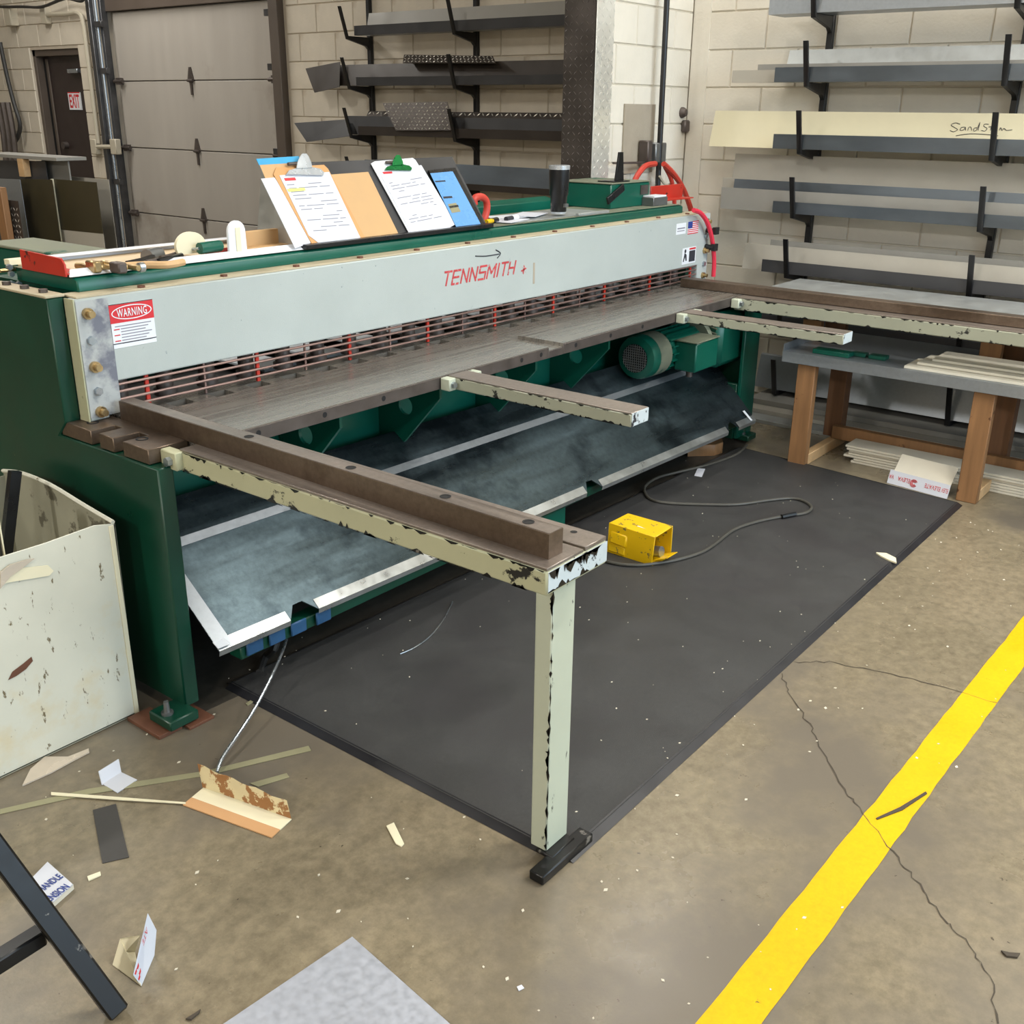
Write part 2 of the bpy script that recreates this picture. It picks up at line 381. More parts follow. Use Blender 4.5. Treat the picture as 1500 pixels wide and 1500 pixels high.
# far wall: garage opening 7.16..9.62, exit door 10.05..10.95
wf = struct(B().box(XL, 9.66, 0, 6.6, 10.05, CEIL).box(XL, 10.05, 2.16, 6.6, 10.95, CEIL).box(XL, 10.95, 0, 6.6, 14, CEIL).box(XL, 7.16, 2.9, 6.6, 9.66, CEIL).build('wall_far', 'mortar_dim'))
lay_blocks(wf, 'x', XL, 9.72, 12.6, .4, 2.95, 'block_dim', -.05, holes=[(10.05, 10.95, 0, 2.16)])
struct(B().box(-6, 14, 0, 6.6, 14.2, CEIL).build('wall_back', 'mortar_dim'))
struct(B().box(-6.2, -8, 0, -6, 14, CEIL).build('wall_near', 'mortar_dim'))
struct(B().box(-6, -8.2, 0, -.6, -8, CEIL).box(5.8, -8.2, 0, 6.6, -8, CEIL).box(-.6, -8.2, 4.0, 5.8, -8, CEIL).build('wall_front', 'mortar'))
struct(B().box(-6.2, -8.2, CEIL, 6.6, 14.2, CEIL+.1).build('ceiling', 'mortar'))
# bare patch left on the painted pier, and a narrow corner chase
p0 = at_y(914, 152, 3.33); p1 = at_y(957, 236, 3.33)
struct(B().box(p0.x, 3.322, p1.z-.06, p1.x-.02, 3.3302, p0.z).build('trim_1', 'bare'))
struct(B().box(XR-.018, 3.22, 0, XR, 3.33, 2.85).build('trim_2', 'block'))

# garage door
d = struct(B().box(6.13, 7.12, 0, 6.17, 9.64, 2.95).build('door_1', 'garage'))
for i, (za, zb) in enumerate([(.04, .655), (.663, 1.264), (1.272, 1.856), (1.864, 2.455)]):
    bx('panel', 'garage', d, (6.095, 7.24, za), (6.13, 9.56, zb), .004)
bx('top_seal', 'frame', d, (6.06, 7.12, 2.46), (6.13, 9.66, 2.60), .004)
for z in (.655, 1.264, 1.86):
    y = 8.44
    h = B().prism([(6.095, y-.012, z+.11), (6.095, y-.045, z), (6.095, y-.014, z-.02), (6.095, y-.012, z-.12), (6.095, y+.012, z-.12), (6.095, y+.014, z-.02), (6.095, y+.045, z), (6.095, y+.012, z+.11)], (-.012, 0, 0))
    h.cyl((6.078, y-.04, z), (6.078, y+.04, z), .012, n=8)
    h.build('hinge', 'steel_edge', d)
    for yy in (7.27, 9.53):
        B().box(6.05, yy-.03, z-.03, 6.095, yy+.03, z+.03).cyl((6.06, yy-.07, z), (6.06, yy+.07, z), .018, n=8).build('roller', 'steel_edge', d)
for yy, s_ in ((7.19, 1), (9.63, -1)):
    B().box(6.01, yy-.02, 0, 6.075, yy+.02, 2.95).box(5.985, yy-s_*.07-.012, 0, 6.0, yy-s_*.07+.012, 2.95).build('track', 'track', d, .002)
    B().cyl((6.0, yy-s_*.045, 0), (6.0, yy-s_*.045, 2.95), .017, n=10).build('track_rail', 'zinc', d)
    for z in (.95, 1.3, 1.95, 2.35):
        B().box(5.97, yy-.06, z-.025, 6.01, yy+.05, z+.025).build('track_bracket', 'track', d, .002)
struct(B().box(5.93, 7.03, 0, 6.0, 7.14, 2.95).build('trim_3', 'frame', None, .004))
struct(B().box(5.95, 9.70, 0, 6.0, 9.76, 2.95).build('trim_4', 'track', None, .004))
# exit door
d = struct(B().box(6.10, 10.06, 0, 6.15, 10.94, 2.12).build('door_2', 'door', None, .003))
bx('door_frame', 'frame', d, (6.02, 10.90, 0), (6.10, 10.95, 2.16))
bx('door_frame', 'frame', d, (6.02, 10.05, 2.10), (6.10, 10.95, 2.16))
q = at_x(78, 160, 6.09); bx('edge_strip', 'frame', d, (6.085, q.y-.02, .2), (6.10, q.y+.02, 2.08))
bx('dark_panel', 'dark', d, (6.095, q.y+.03, .1), (6.10, 10.90, 2.08))
q = at_x(96, 213, 6.08); B().cyl((6.10, q.y, q.z), (6.05, q.y, q.z), .035, n=12).build('door_knob', 'steel_edge', d)
q = at_x(108, 104, 6.06); bx('door_closer', 'zinc', d, (6.04, q.y-.09, q.z-.02), (6.10, q.y+.09, q.z+.02))
s0 = at_x(99, 135, 6.09); s1 = at_x(120, 161, 6.09)
sg = thing('exit_sign', (6.09, s0.y, s1.z), 'white EXIT sign with red letters on the dark brown door', 'sign')
bx('sign_panel', 'white', sg, (6.088, s1.y, s1.z), (6.099, s0.y, s0.z), 0)
bx('sign_border', 'inkred', sg, (6.0875, s1.y, s0.z-.010), (6.089, s0.y, s0.z), 0)
text('EXIT', 'lettering', 'inkred', sg, (6.088, s0.y-.02, s1.z+.022), (0, -1, 0), (0, 0, 1), (s0.z-s1.z)*.72, (s0.y-s1.y)*.82, bold=.025)
# conduit on the far wall
c = thing('wall_conduit', (5.95, 9.97, 1.28), 'painted conduit bending down beside the exit door to two boxes', 'conduit')
P = [at_x(68, 22, 5.95), at_x(100, 20, 5.95), at_x(113, 19, 5.95), at_x(121, 30, 5.95), at_x(128, 80, 5.95), at_x(144, 210, 5.95)]
B().tube(P, .02, 8, 4).build('pipe', 'conduit', c)
for (u, v) in ((139, 215), (168, 215)):
    q = at_x(u, v, 5.95); bx('junction_box', 'conduit', c, (5.93, q.y-.05, q.z-.07), (5.99, q.y+.05, q.z+.07), .006)
B().cyl(at_x(140, 215, 5.95), at_x(168, 215, 5.95), .02, n=8).build('pipe_link', 'conduit', c)
q = at_x(66, 22, 5.95); bx('junction_box', 'conduit', c, (5.93, q.y-.04, q.z-.08), (5.99, q.y+.06, q.z+.07), .006)
# cable hanging at left edge
P = [at_x(x, y, 5.9) for x, y in ((0, 62), (10, 110), (20, 150), (29, 180), (27, 198), (19, 208), (8, 190), (0, 170))]
tag(B().tube(P, .022, 8, 4).build('hanging_cable', 'rubber'), 'black cable looping down the wall left of the exit door', 'cable')
P = [at_x(x, y, 5.9) for x, y in ((0, 10), (35, 10), (62, 10), (95, -2), (118, 2), (125, -6))]
tag(B().tube(P, .014, 6, 4).build('wall_wire', 'rubber'), 'thin dark wire strung along the wall above the exit door', 'wire')
q = at_x(14, 22, 5.93)
tag(B().box(5.9, q.y-.06, q.z-.1, 5.99, q.y+.06, q.z+.09).build('junction_box', 'conduit', None, .006), 'small painted metal box high on the wall left of the exit door', 'electrical box')
B_ = B()
for k, x in enumerate((3, 10, 17)): B_.tube([at_x(x-6, 150, 5.86), at_x(x+2, 195, 5.86), at_x(x+6, 235, 5.86)], .03, 6, 3)
tag(B_.build('cable_bundle', 'steel_edge'), 'bundle of dark cables coming down at the left edge of the wall', 'cable')

# ceiling lamps, with the added fill lamps housed alike
for i, (lx, ly, lp) in enumerate(LAMPS):
    PL = ['added as fill over the open floor far left of the squaring arm', 'added as fill over the open floor farthest from the exit door', 'nearest the dock opening', 'above the squaring arm end', 'in front of the white wall near the dock', 'added as fill above the open floor beside the bench', 'above the far end of the shear', 'behind the shear above the standing sheets', 'added as fill nearest the garage door', 'added as fill above the exit door side of the garage door', 'near the end wall']
    l = thing('ceiling_and_fill_lamp', (lx, ly, 4.07), 'white ceiling lamp '+PL[i], 'lamp', 'ceiling lamps')
    B().box(lx-.62, ly-.15, 4.075, lx+.62, ly+.15, 4.13).cyl((lx-.4, ly, 4.12), (lx-.4, ly, CEIL), .01, n=6).cyl((lx+.4, ly, 4.12), (lx+.4, ly, CEIL), .01, n=6).build('lamp_housing', 'white', l, .01)

# diamond plate cladding of the pier corner
def treads(b, fn, u0, u1, v0, v1, pitch, n_axis, rise=.0025, ln=.030, wd=.008):
    i = 0; v = v0
    while v < v1:
        u = u0+pitch*.5; j = 0
        while u < u1:
            a = math.radians(45 if (i+j) % 2 else -45)
            d = (math.cos(a)*ln/2, math.sin(a)*ln/2); e = (-math.sin(a)*wd/2, math.cos(a)*wd/2)
            pts = [fn(u-d[0], v-d[1], .0005), fn(u+e[0], v+e[1], .0005), fn(u+d[0], v+d[1], .0005), fn(u-e[0], v-e[1], .0005), fn(u, v, rise)]
            if pts: b.add(pts, [(0, 1, 4), (1, 2, 4), (2, 3, 4), (3, 0, 4)])
            u += pitch; j += 1
        v += pitch; i += 1
cg = thing('corner_guard', (XS, 3.33, 0), 'tall diamond plate corner guard wrapped round the block pier', 'corner guard')
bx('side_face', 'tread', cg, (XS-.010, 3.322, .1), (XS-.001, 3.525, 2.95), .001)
bx('front_face', 'tread_lt', cg, (XS-.010, 3.318, .1), (XS+.155, 3.3285, 2.95), .001)  # same plate; light on this side is put into its paler colour
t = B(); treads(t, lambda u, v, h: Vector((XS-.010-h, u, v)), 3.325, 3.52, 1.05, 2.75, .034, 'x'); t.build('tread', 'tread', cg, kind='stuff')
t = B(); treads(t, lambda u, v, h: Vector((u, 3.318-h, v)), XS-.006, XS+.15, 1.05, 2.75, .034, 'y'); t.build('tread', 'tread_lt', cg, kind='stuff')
# round fitting and switch by the corner
f = thing('wall_switch', (5.90, 3.32, 1.55), 'small round fitting above a metal switch on the white pier', 'switch')
q = at_y(1009, 165, 3.30); B().lathe([(.0001, .035), (.02, .03), (.03, .012), (.032, 0)], (q.x-.03, 3.331, q.z), (0, -1, 0), 14).build('round_fitting', 'steel_edge', f)
q = at_y(1009, 185, 3.31); bx('switch_box', 'steel_edge', f, (q.x-.06, 3.30, q.z-.035), (q.x, 3.331, q.z+.035), .008)
# drop pole, outlet box, hoses
q = at_y(977, 0, 3.26); q2 = at_y(963, 282, 3.26)
dp = thing('conduit_drop', (q2.x, 3.26, q2.z-.35), 'black conduit pole dropping in front of the white pier', 'conduit')
pole_top = q+(q-q2).normalized()*1.6
if pole_top.z > CEIL: pole_top = q2.lerp(pole_top, (CEIL-q2.z)/(pole_top.z-q2.z))
B().cyl(q2-(q-q2).normalized()*.35, pole_top, .016, n=10).build('pole', 'black', dp)
q = at_y(962, 225, 3.28); bx('outlet_box', 'foot', dp, (q.x-.06, 3.25, q.z-.05), (q.x+.06, 3.318, q.z+.06), .006)
q = at_y(946, 222, 3.28); bx('outlet_box', 'steel_edge', dp, (q.x-.025, 3.25, q.z-.06), (q.x+.025, 3.315, q.z+.06), .006)
B().cyl(at_y(898, 239, 3.27), at_y(946, 238, 3.27), .006, n=6).build('bracket_rod', 'steel_edge', dp)
B().tube([at_y(x, y, 3.24) for x, y in ((975, 240), (981, 252), (983, 268), (974, 270), (966, 258))], .007, 6, 4).build('loose_wire', 'conduit', dp)
P = [at_y(x, y, 3.22) for x, y in ((925, 285), (931, 262), (943, 245), (952, 241), (960, 240))]
hz = B().tube(P, .016, 8, 4)
hz.tube([at_y(x, y, 3.2) for x, y in ((972, 240), (986, 254), (1000, 275), (1010, 300), (1014, 316))], .016, 8, 4)
hz.tube([at_y(x, y, 3.22) for x, y in ((974, 244), (983, 262), (987, 284), (988, 300))], .013, 8, 4)
tag(hz.build('air_hose', 'redpl'), 'faded red air hoses arching from the outlet on the pier', 'hose')

# ------------------------------------------------------------------ wall racks
RZ = [2.132, 1.797, 1.457, 1.117, .787, .45, .105]
def rack(name, y, X, rows, label, tip=.2, depth=.30):
    r = thing(name, (X, y, 0), label, 'rack', None)
    bx('upright', 'black', r, (X-.035, y-.016, .02), (X-.001, y+.016, 2.85), .002)
    for z in rows:
        a = B().prism([(X-.035, y-.012, z), (X-.035, y-.012, z-.085), (X-.065, y-.012, z-.06), (X-depth, y-.012, z-.022), (X-depth, y-.012, z)], (0, .024, 0))
        ao = a.build('arm', 'black', r, .001)
        B().prism([(X-depth, y-.014, z-.022), (X-depth+.012, y-.014, z-.022), (X-depth-.055, y-.014, z+tip), (X-depth-.067, y-.014, z+tip)], (0, .028, 0)).build('tip', 'black', ao, .001)
    return r
rack('wall_rack', 2.475, XR-.012, RZ, 'black rack upright with seven arms on the white wall near its corner', .2, .27)
rack('wall_rack', 1.475, XR-.012, RZ, 'black rack upright with seven arms on the white wall, farther from the corner', .2, .27)
rack('wall_rack', 6.05, XL-.012, RZ[:4], 'black rack upright with four arms nearest the garage door', .19, .25)
rack('wall_rack', 5.02, XL-.012, RZ[:4], 'black rack upright with four arms midway between garage door and diamond plate', .19, .25)

def trim(name, m, X, ya, yb, z0, z1, label, cat='metal trim', back=0.0, flange=.06, group=None, lip=0.0, t=.003):
    """long bent strip: upright face leaning back by `back` at its top edge, flange towards the wall below"""
    b = B()
    b.prism([(X, ya, z0), (X+back, ya, z1), (X+back+t, ya, z1), (X+t, ya, z0+t), (X+flange, ya, z0+t), (X+flange, ya, z0)], (0, yb-ya, 0))
    if lip: b.prism([(X+back, ya, z1), (X+back+lip, ya, z1+.006), (X+back+lip, ya, z1+.009), (X+back, ya, z1+.003)], (0, yb-ya, 0))
    return tag(b.build(name, m), label, cat, group)
YE = -.9
Z = [z+.002 for z in RZ]
# right bay
trim('metal_trim', 'galv', 5.69, YE, 2.735, Z[0], 2.26, 'pale galvanized channel on the topmost arms of the white wall', flange=.2, lip=.05)
trim('metal_trim', 'galv_dk', 5.682, YE, 2.663, Z[1], 1.873, 'dark galvanized strip at the front of the second rack level from the top', flange=.03)
trim('metal_trim', 'taupe', 5.717, YE, 2.935, Z[1], 1.862, 'short grey strip sticking out farthest left on the second rack level', flange=.03)
trim('metal_trim', 'grey_trim', 5.752, YE, 2.80, Z[1], 1.892, 'grey strip stepping up behind the others on the second rack level', flange=.03)
trim('metal_trim', 'galv_lt', 5.79, YE, 2.66, Z[1], 1.965, 'tall bright strip at the back of the second rack level', flange=.06, back=.05)
sst = trim('metal_trim', 'sandstone', 5.74, YE, 3.06, Z[2], 1.652, 'wide sandstone coloured sheet with handwriting on the third rack level', flange=.1, back=.05)
trim('metal_trim', 'galv_dk', 5.682, YE, 2.635, Z[2], 1.535, 'dark galvanized strip in front of the sandstone coloured sheet', flange=.04)
trim('metal_trim', 'galv_dk', 5.682, YE, 2.60, Z[3], 1.182, 'dark strip at the very front of the fourth rack level', flange=.02)
trim('metal_trim', 'grey_trim', 5.708, YE, 2.94, Z[3], 1.238, 'grey strip with slanted end second from the front on the fourth rack level', flange=.02)
trim('metal_trim', 'galv_dk', 5.734, YE, 2.885, Z[3], 1.285, 'shiny dark channel behind the slanted grey strip on the fourth rack level', flange=.03, back=.02)
trim('metal_trim', 'taupe', 5.772, YE, 2.97, Z[3], 1.288, 'short taupe strip end showing between channels on the fourth rack level', flange=.03)
trim('metal_trim', 'taupe', 5.81, YE, 2.94, Z[3], 1.42, 'tall taupe sheet leaning at the back of the fourth rack level', flange=.06, back=.04)
trim('metal_trim', 'charcoal', 5.682, YE, 2.632, Z[4], .858, 'charcoal strip at the front of the fifth rack level above the bench', flange=.03)
trim('metal_trim', 'taupe', 5.725, YE, 2.775, Z[4], .932, 'taupe strip leaning behind the charcoal one above the bench', flange=.03, back=.02)
trim('metal_trim', 'grey_trim', 5.77, YE, 2.64, Z[4], .958, 'grey strip at the back of the fifth rack level above the bench', flange=.05, back=.02)
trim('metal_trim', 'charcoal', 5.682, YE, 2.84, Z[5], .545, 'dark sheet on the sixth rack level behind the bench shelf', flange=.04)
trim('metal_trim', 'galv_dk', 5.74, YE, 2.75, Z[5], .66, 'grey galvanized sheet at the back of the sixth rack level', flange=.06, back=.03)
trim('metal_trim', 'galv', 5.715, YE, 2.62, Z[6], .29, 'wide shiny galvanized sheet on the lowest rack arms under the bench', flange=.14, back=.05, lip=.02)
for i, (x0, z0, z1, m, lab) in enumerate([(5.34, 0, .02, 'galv_lt', 'pale galvanized sheet flat on the floor under the bench'), (5.46, .021, .045, 'taupe', 'taupe sheet lying on the pale one under the bench'), (5.56, .046, .075, 'grey_trim', 'grey sheet lowest behind the bench legs, against the wall')]):
    tag(B().box(x0, YE, z0, 5.9, 2.66-.04*i, z1).build('metal_sheet', m, None, .001), lab, 'metal sheet')
# handwriting on the sandstone sheet: pen strokes "Sand Stone"
def pen(parent, strokes, fn, m, r=.0016):
    b = B()
    for st in strokes: b.tube([fn(*p) for p in st], r, 5, 3)
    return b.build('handwriting', m, parent)
def on_sst(u, v):
    q = at_x(u, v, 5.76); s_ = (q.z-Z[2])/(1.652-Z[2]); return Vector((5.74+.05*s_-.0015, q.y, q.z))
hw = [[(1405, 182), (1398, 180), (1392, 183), (1398, 187), (1402, 190), (1396, 193), (1391, 191)],
      [(1412, 186), (1407, 187), (1406, 191), (1411, 190), (1413, 186), (1414, 191)], [(1417, 191), (1418, 187), (1421, 186), (1423, 191)],
      [(1430, 187), (1426, 188), (1426, 192), (1430, 190), (1434, 179), (1432, 191)],
      [(1447, 182), (1441, 182), (1440, 185), (1445, 188), (1442, 192), (1437, 191)], [(1452, 182), (1450, 191)], [(1447, 186), (1456, 185)],
      [(1457, 187), (1455, 190), (1459, 191), (1460, 187), (1457, 187)], [(1463, 191), (1465, 187), (1467, 191), (1470, 188), (1474, 191), (1482, 190)],
      [(1400, 199), (1420, 196), (1445, 197), (1462, 199)]]
pen(sst, hw, on_sst, 'inkd')

# left bay sheets
YB = 3.56
trim('metal_trim', 'charcoal', 5.765, YB, 6.0, Z[0], 2.198, 'charcoal strip at the front of the top rack left of the diamond plate', flange=.04)
trim('metal_trim', 'grey_trim', 5.83, YB, 5.95, Z[0], 2.285, 'grey metal sheet at the back of the top rack left of the diamond plate', flange=.06, back=.04)
trim('metal_trim', 'charcoal', 5.765, YB, 6.0, Z[1], 1.856, 'charcoal strip at the front of the second rack left of the diamond plate', flange=.03)
b = B(); A = [at_x(449, 93, 5.80), at_x(505, 83, 5.86), at_x(512, 113, 5.80), at_x(475, 136, 5.79)]
b.prism([(5.80, YB, Z[1]+.002), (5.84, YB, 1.945), (5.843, YB, 1.945), (5.806, YB, Z[1]+.005), (5.93, YB, Z[1]+.005), (5.93, YB, Z[1]+.002)], (0, 6.32-YB, 0))
tag(b.build('metal_trim', 'bronze'), 'dark bronze channel on the second rack left of the diamond plate', 'metal trim')
b = B().plate([(5.83, 6.62, 1.925), (5.80, 6.20, 1.965), (5.745, 6.16, 1.79), (5.765, 6.46, 1.752)], .004)
tag(b.build('metal_offcut', 'bronze'), 'bronze sheet offcut with slanted end jutting towards the garage door, second rack', 'metal offcut')
trim('metal_trim', 'bronze', 5.765, YB, 6.0, Z[2], 1.52, 'bronze strip at the front of the third rack left of the diamond plate', flange=.03)
trim('metal_trim', 'charcoal', 5.81, YB, 6.2, Z[2], 1.59, 'charcoal sheet behind the bronze strip on the third rack', flange=.05, back=.03)
b = B().plate([(5.83, 6.79, 1.53), (5.80, 6.15, 1.565), (5.745, 6.06, 1.45), (5.765, 6.58, 1.395)], .004)
tag(b.build('metal_offcut', 'charcoal'), 'charcoal sheet offcut jutting towards the garage door, third rack', 'metal offcut')
trim('metal_trim', 'bronze', 5.765, YB, 6.05, Z[3], 1.16, 'bronze strip at the front of the lowest visible rack behind the clipboards', flange=.03)
trim('metal_trim', 'galv_dk', 5.82, YB, 6.05, Z[3], 1.28, 'dark galvanized sheet at the back of the lowest rack behind the clipboards', flange=.05, back=.05)
def tread_sheet(corners, label, m='tread', nu=14, nv=5):
    a, b2, c2, d2 = [Vector(p) for p in corners]
    n = (b2-a).cross(d2-a).normalized()
    if n.x > 0: n = -n
    root = thing('diamond_plate', (a+c2)/2, label, 'diamond plate')
    B().prism([a, b2, c2, d2], -n*.004).build('sheet', m, root)
    t = B()
    for i in range(nu):
        for j in range(nv):
            fn = lambda u, v: a.lerp(b2, u).lerp(d2.lerp(c2, u), v)
            U = (i+.5)/nu; V = (j+.5)/nv; du = .32/nu; dv = .32/nv; s_ = 1 if (i+j) % 2 else -1; w_ = .3
            p0 = fn(U-du, V-dv*s_)+n*.0006; p1 = fn(U+du, V+dv*s_)+n*.0006
            q0 = fn(U-du*w_, V+dv*w_*s_)+n*.0006; q1 = fn(U+du*w_, V-dv*w_*s_)+n*.0006; pk = fn(U, V)+n*.005
            t.add([p0, q0, p1, q1, pk], [(0, 1, 4), (1, 2, 4), (2, 3, 4), (3, 0, 4)])
    t.build('tread', 'tread_lt' if m == 'tread' else m, root, kind='stuff')
tread_sheet([at_x(560, 151, 5.80), at_x(655, 149, 5.80), at_x(666, 191, 5.745), at_x(580, 191, 5.745)], 'square of diamond plate leaning on the third rack', nu=16, nv=8)
tread_sheet([at_x(592, 80, 5.83), at_x(722, 82, 5.83), at_x(726, 92, 5.76), at_x(590, 92, 5.76)], 'narrow diamond plate strip lying on the bronze channel, second rack', nu=24, nv=3)
tread_sheet([(5.90, 6.02, 1.625), (5.90, YB, 1.63), (5.86, YB, 1.56), (5.86, 6.02, 1.565)], 'long diamond plate strip at the back of the third rack', nu=60, nv=2)

# ------------------------------------------------------------------ the shear
SH = thing('sheet_metal_shear', (1.45, 2.31, 0), 'long green power shear with a pale front beam on the concrete floor', 'shear')
def sp(b, name, m, bevel=.003, label=None, kind=None, parent=None): return b.build(name, m, parent or SH, bevel, label, kind)
TZ = .80; PY = 2.696
# side frames (C shaped plates)
for x0, x1 in ((1.45, 1.498), (5.0, 5.04)):
    prof = [(2.31, .035), (2.31, .755), (2.79, .755), (2.745, .80), (2.745, 1.15), (3.35, 1.15), (3.35, .035)]
    sp(B().prism([(x0, y, z) for y, z in prof], (x1-x0, 0, 0)), 'side_frame', 'green_dk', .004)
# beige dusty top of the left frame, bolts
sp(B().box(1.444, 2.742, 1.15, 1.502, 3.35, 1.158), 'frame_cap', 'beige', .002)
for y in (2.80, 2.90, 3.0):
    sp(B().cyl((1.472, y, 1.158), (1.472, y, 1.168), .012, n=6), 'cap_bolt', 'steel_edge', 0)
# left rear cabinet
hb = at_z(48, 348, 1.215)
rb = sp(B().box(1.70, 3.12, .2, hb.x, hb.y, 1.205), 'rear_housing', 'green', .006)
sp(B().box(1.695, 3.115, 1.205, hb.x+.005, hb.y+.005, 1.215), 'housing_top', 'dusty', .003)
B().tube([at_y(0, 397, 3.1), at_y(25, 395, 3.1), at_y(48, 403, 3.1)], .006, 6, 4).build('oil_line', 'brass', SH)
for (u, v) in ((12, 391), (15, 401), (16, 415), (26, 416)):
    q = at_y(u, v, 3.08); sp(B().cyl(q, q+Vector((0, -.012, 0)), .009, n=6), 'fitting', 'zinc', 0)
# hold down beam (front plate)
px0, px1 = 1.500, 5.135
sp(B().prism([(px0, PY, .80), (px0, PY, 1.146), (px1, PY, 1.146), (px1, PY, .80), (5.03, PY, .80), (5.03, PY, .885), (1.562, PY, .902), (1.562, PY, .80)], (0, .042, 0)), 'front_plate', 'plate', .004)
FP = bpy.data.objects['front_plate']
sp(B().box(px0-.003, PY+.002, .80, px0+.001, 2.744, 1.146), 'plate_side', 'olive', 0)
sp(B().box(px0+.002, PY-.0012, .81, 1.60, PY+.002, 1.140), 'plate_end', 'plate_end', 0)
sp(B().box(px0+.01, PY+.005, 1.146, px1-.03, 2.785, 1.152), 'top_ledge', 'beige', .001)
for i in range(12):
    x = 1.72+i*.29; sp(B().cyl((x, 2.712, 1.152), (x, 2.712, 1.158), .011, n=8), 'ledge_screw', 'shim', 0)
for z, cup in ((1.105, 1), (1.03, 0), (.955, 1), (.885, 0), (.825, 1)):
    for x, fx in ((1.532, 1), (5.09, 1)):
        b = B()
        if cup: b.cyl((x, PY, z), (x, PY-.012, z), .016, n=14); b.cyl((x, PY-.012, z), (x, PY-.03, z), .010, n=10)
        else: b.cyl((x, PY, z), (x, PY-.012, z), .0125, n=6)
        b.build('plate_bolt', 'brass' if cup else 'zinc', SH)
# green beam behind the plate
sp(B().prism([(1.555, 2.765, 1.150), (1.555, 2.765, 1.186), (1.555, 2.79, 1.193), (1.555, 3.10, 1.193), (1.555, 3.10, 1.15)], (3.40, 0, 0)), 'top_beam', 'green', .004)
sp(B().box(1.545, 2.775, 1.193, 4.95, 3.10, 1.1945), 'beam_dust', 'dusty', 0)
sp(B().prism([(3.4, 3.18, 1.15), (3.4, 3.18, 1.225), (3.4, 3.25, 1.24), (3.4, 3.25, 1.15)], (1.0, 0, 0)), 'rear_ledge', 'green', .004)
sp(B().box(1.56, 2.80, .98, 5.0, 3.25, 1.15), 'ram_beam', 'green_dk', 0)
# guard rails in the throat
for i, z in enumerate((.822, .845, .868, .889)):
    sp(B().cyl((1.55, 2.705, z), (5.03, 2.705, z-.008), .0042, n=8), 'guard_rail', 'guard', 0)
for i in range(9):
    x = 1.70+i*.41; sp(B().box(x-.006, 2.708, .803, x+.006, 2.716, .90), 'guard_post', 'red', 0)
    if i < 8: sp(B().box(x+.20, 2.708, .803, x+.206, 2.714, .90), 'guard_post', 'guard', 0)
# hold-down feet, blade holder and back of the throat
for i in range(22):
    x = 1.64+i*.155
    sp(B().cyl((x, 2.765, .832), (x, 2.765, .98), .026, n=12).cyl((x, 2.765, .812), (x, 2.765, .832), .034, n=12), 'hold_down', 'steel_edge', 0)
sp(B().box(1.56, 2.81, .875, 5.0, 2.84, 1.0), 'upper_blade', 'steel_edge', .002)
sp(B().box(1.50, 3.33, .05, 5.0, 3.345, .74), 'rear_light_block', 'green_dk', 0)  # unseen panel added to stop light leaking in beneath the machine
sp(B().box(1.50, 2.80, .70, 5.0, 3.6, .71), 'dark_gap_sheet', 'dark', 0)  # dark sheet added so the gap behind the throat looks shaded
for i in range(10):
    x = 2.35+i*.27; sp(B().box(x, 2.98, .745, x+.15, 3.6, .755), 'bright_gap_strip', 'white', .002)  # white strips added for the bright patches showing through the gap
# table with finger cut-outs and rule slot
tb = B()
tb.box(1.585, 2.31, .757, 3.17, 2.655, TZ); tb.box(3.265, 2.31, .757, 5.06, 2.655, TZ); tb.box(3.17, 2.31, .757, 3.265, 2.53, TZ-.014); tb.box(3.17, 2.53, .757, 3.265, 2.655, TZ)
sx = [1.755+.147*i for i in range(22)]; prev = 1.585
for x in sx: tb.box(prev, 2.655, .757, x, 2.712, TZ); prev = x+.072
tb.box(prev, 2.655, .757, 5.06, 2.712, TZ); tb.box(1.585, 2.712, .757, 5.06, 2.79, TZ)
sp(tb, 'table_top', 'steel', 0)
sp(B().box(1.585, 2.306, .757, 3.17, 2.3105, TZ-.003).box(3.265, 2.306, .757, 5.06, 2.3105, TZ-.003).box(3.17, 2.306, .757, 3.265, 2.3105, TZ-.016), 'table_edge', 'steel_edge', .001)
for x in (1.78, 2.03, 2.28, 3.0, 3.12, 3.35, 3.6, 3.85): sp(B().cyl((x, 2.3055, .779), (x, 2.309, .779), .009, n=10), 'edge_hole', 'dark', 0)
# left end block with notches
pts = [(1.455, 2.78), (1.455, 2.625), (1.53, 2.625), (1.53, 2.585), (1.455, 2.585), (1.455, 2.515), (1.535, 2.515), (1.535, 2.47), (1.455, 2.47), (1.455, 2.352), (1.578, 2.352), (1.578, 2.78)]
sp(B().prism([(x, y, .757) for x, y in pts], (0, 0, .042)), 'end_block', 'rust', .002)
for (u, v) in ((136, 619), (208, 643)):
    q = at_z(u, v, .799); sp(B().lathe([(.017, 0), (.017, .0015), (.012, .0015), (.012, 0)], q, n=14), 'bolt_recess', 'dark', 0)
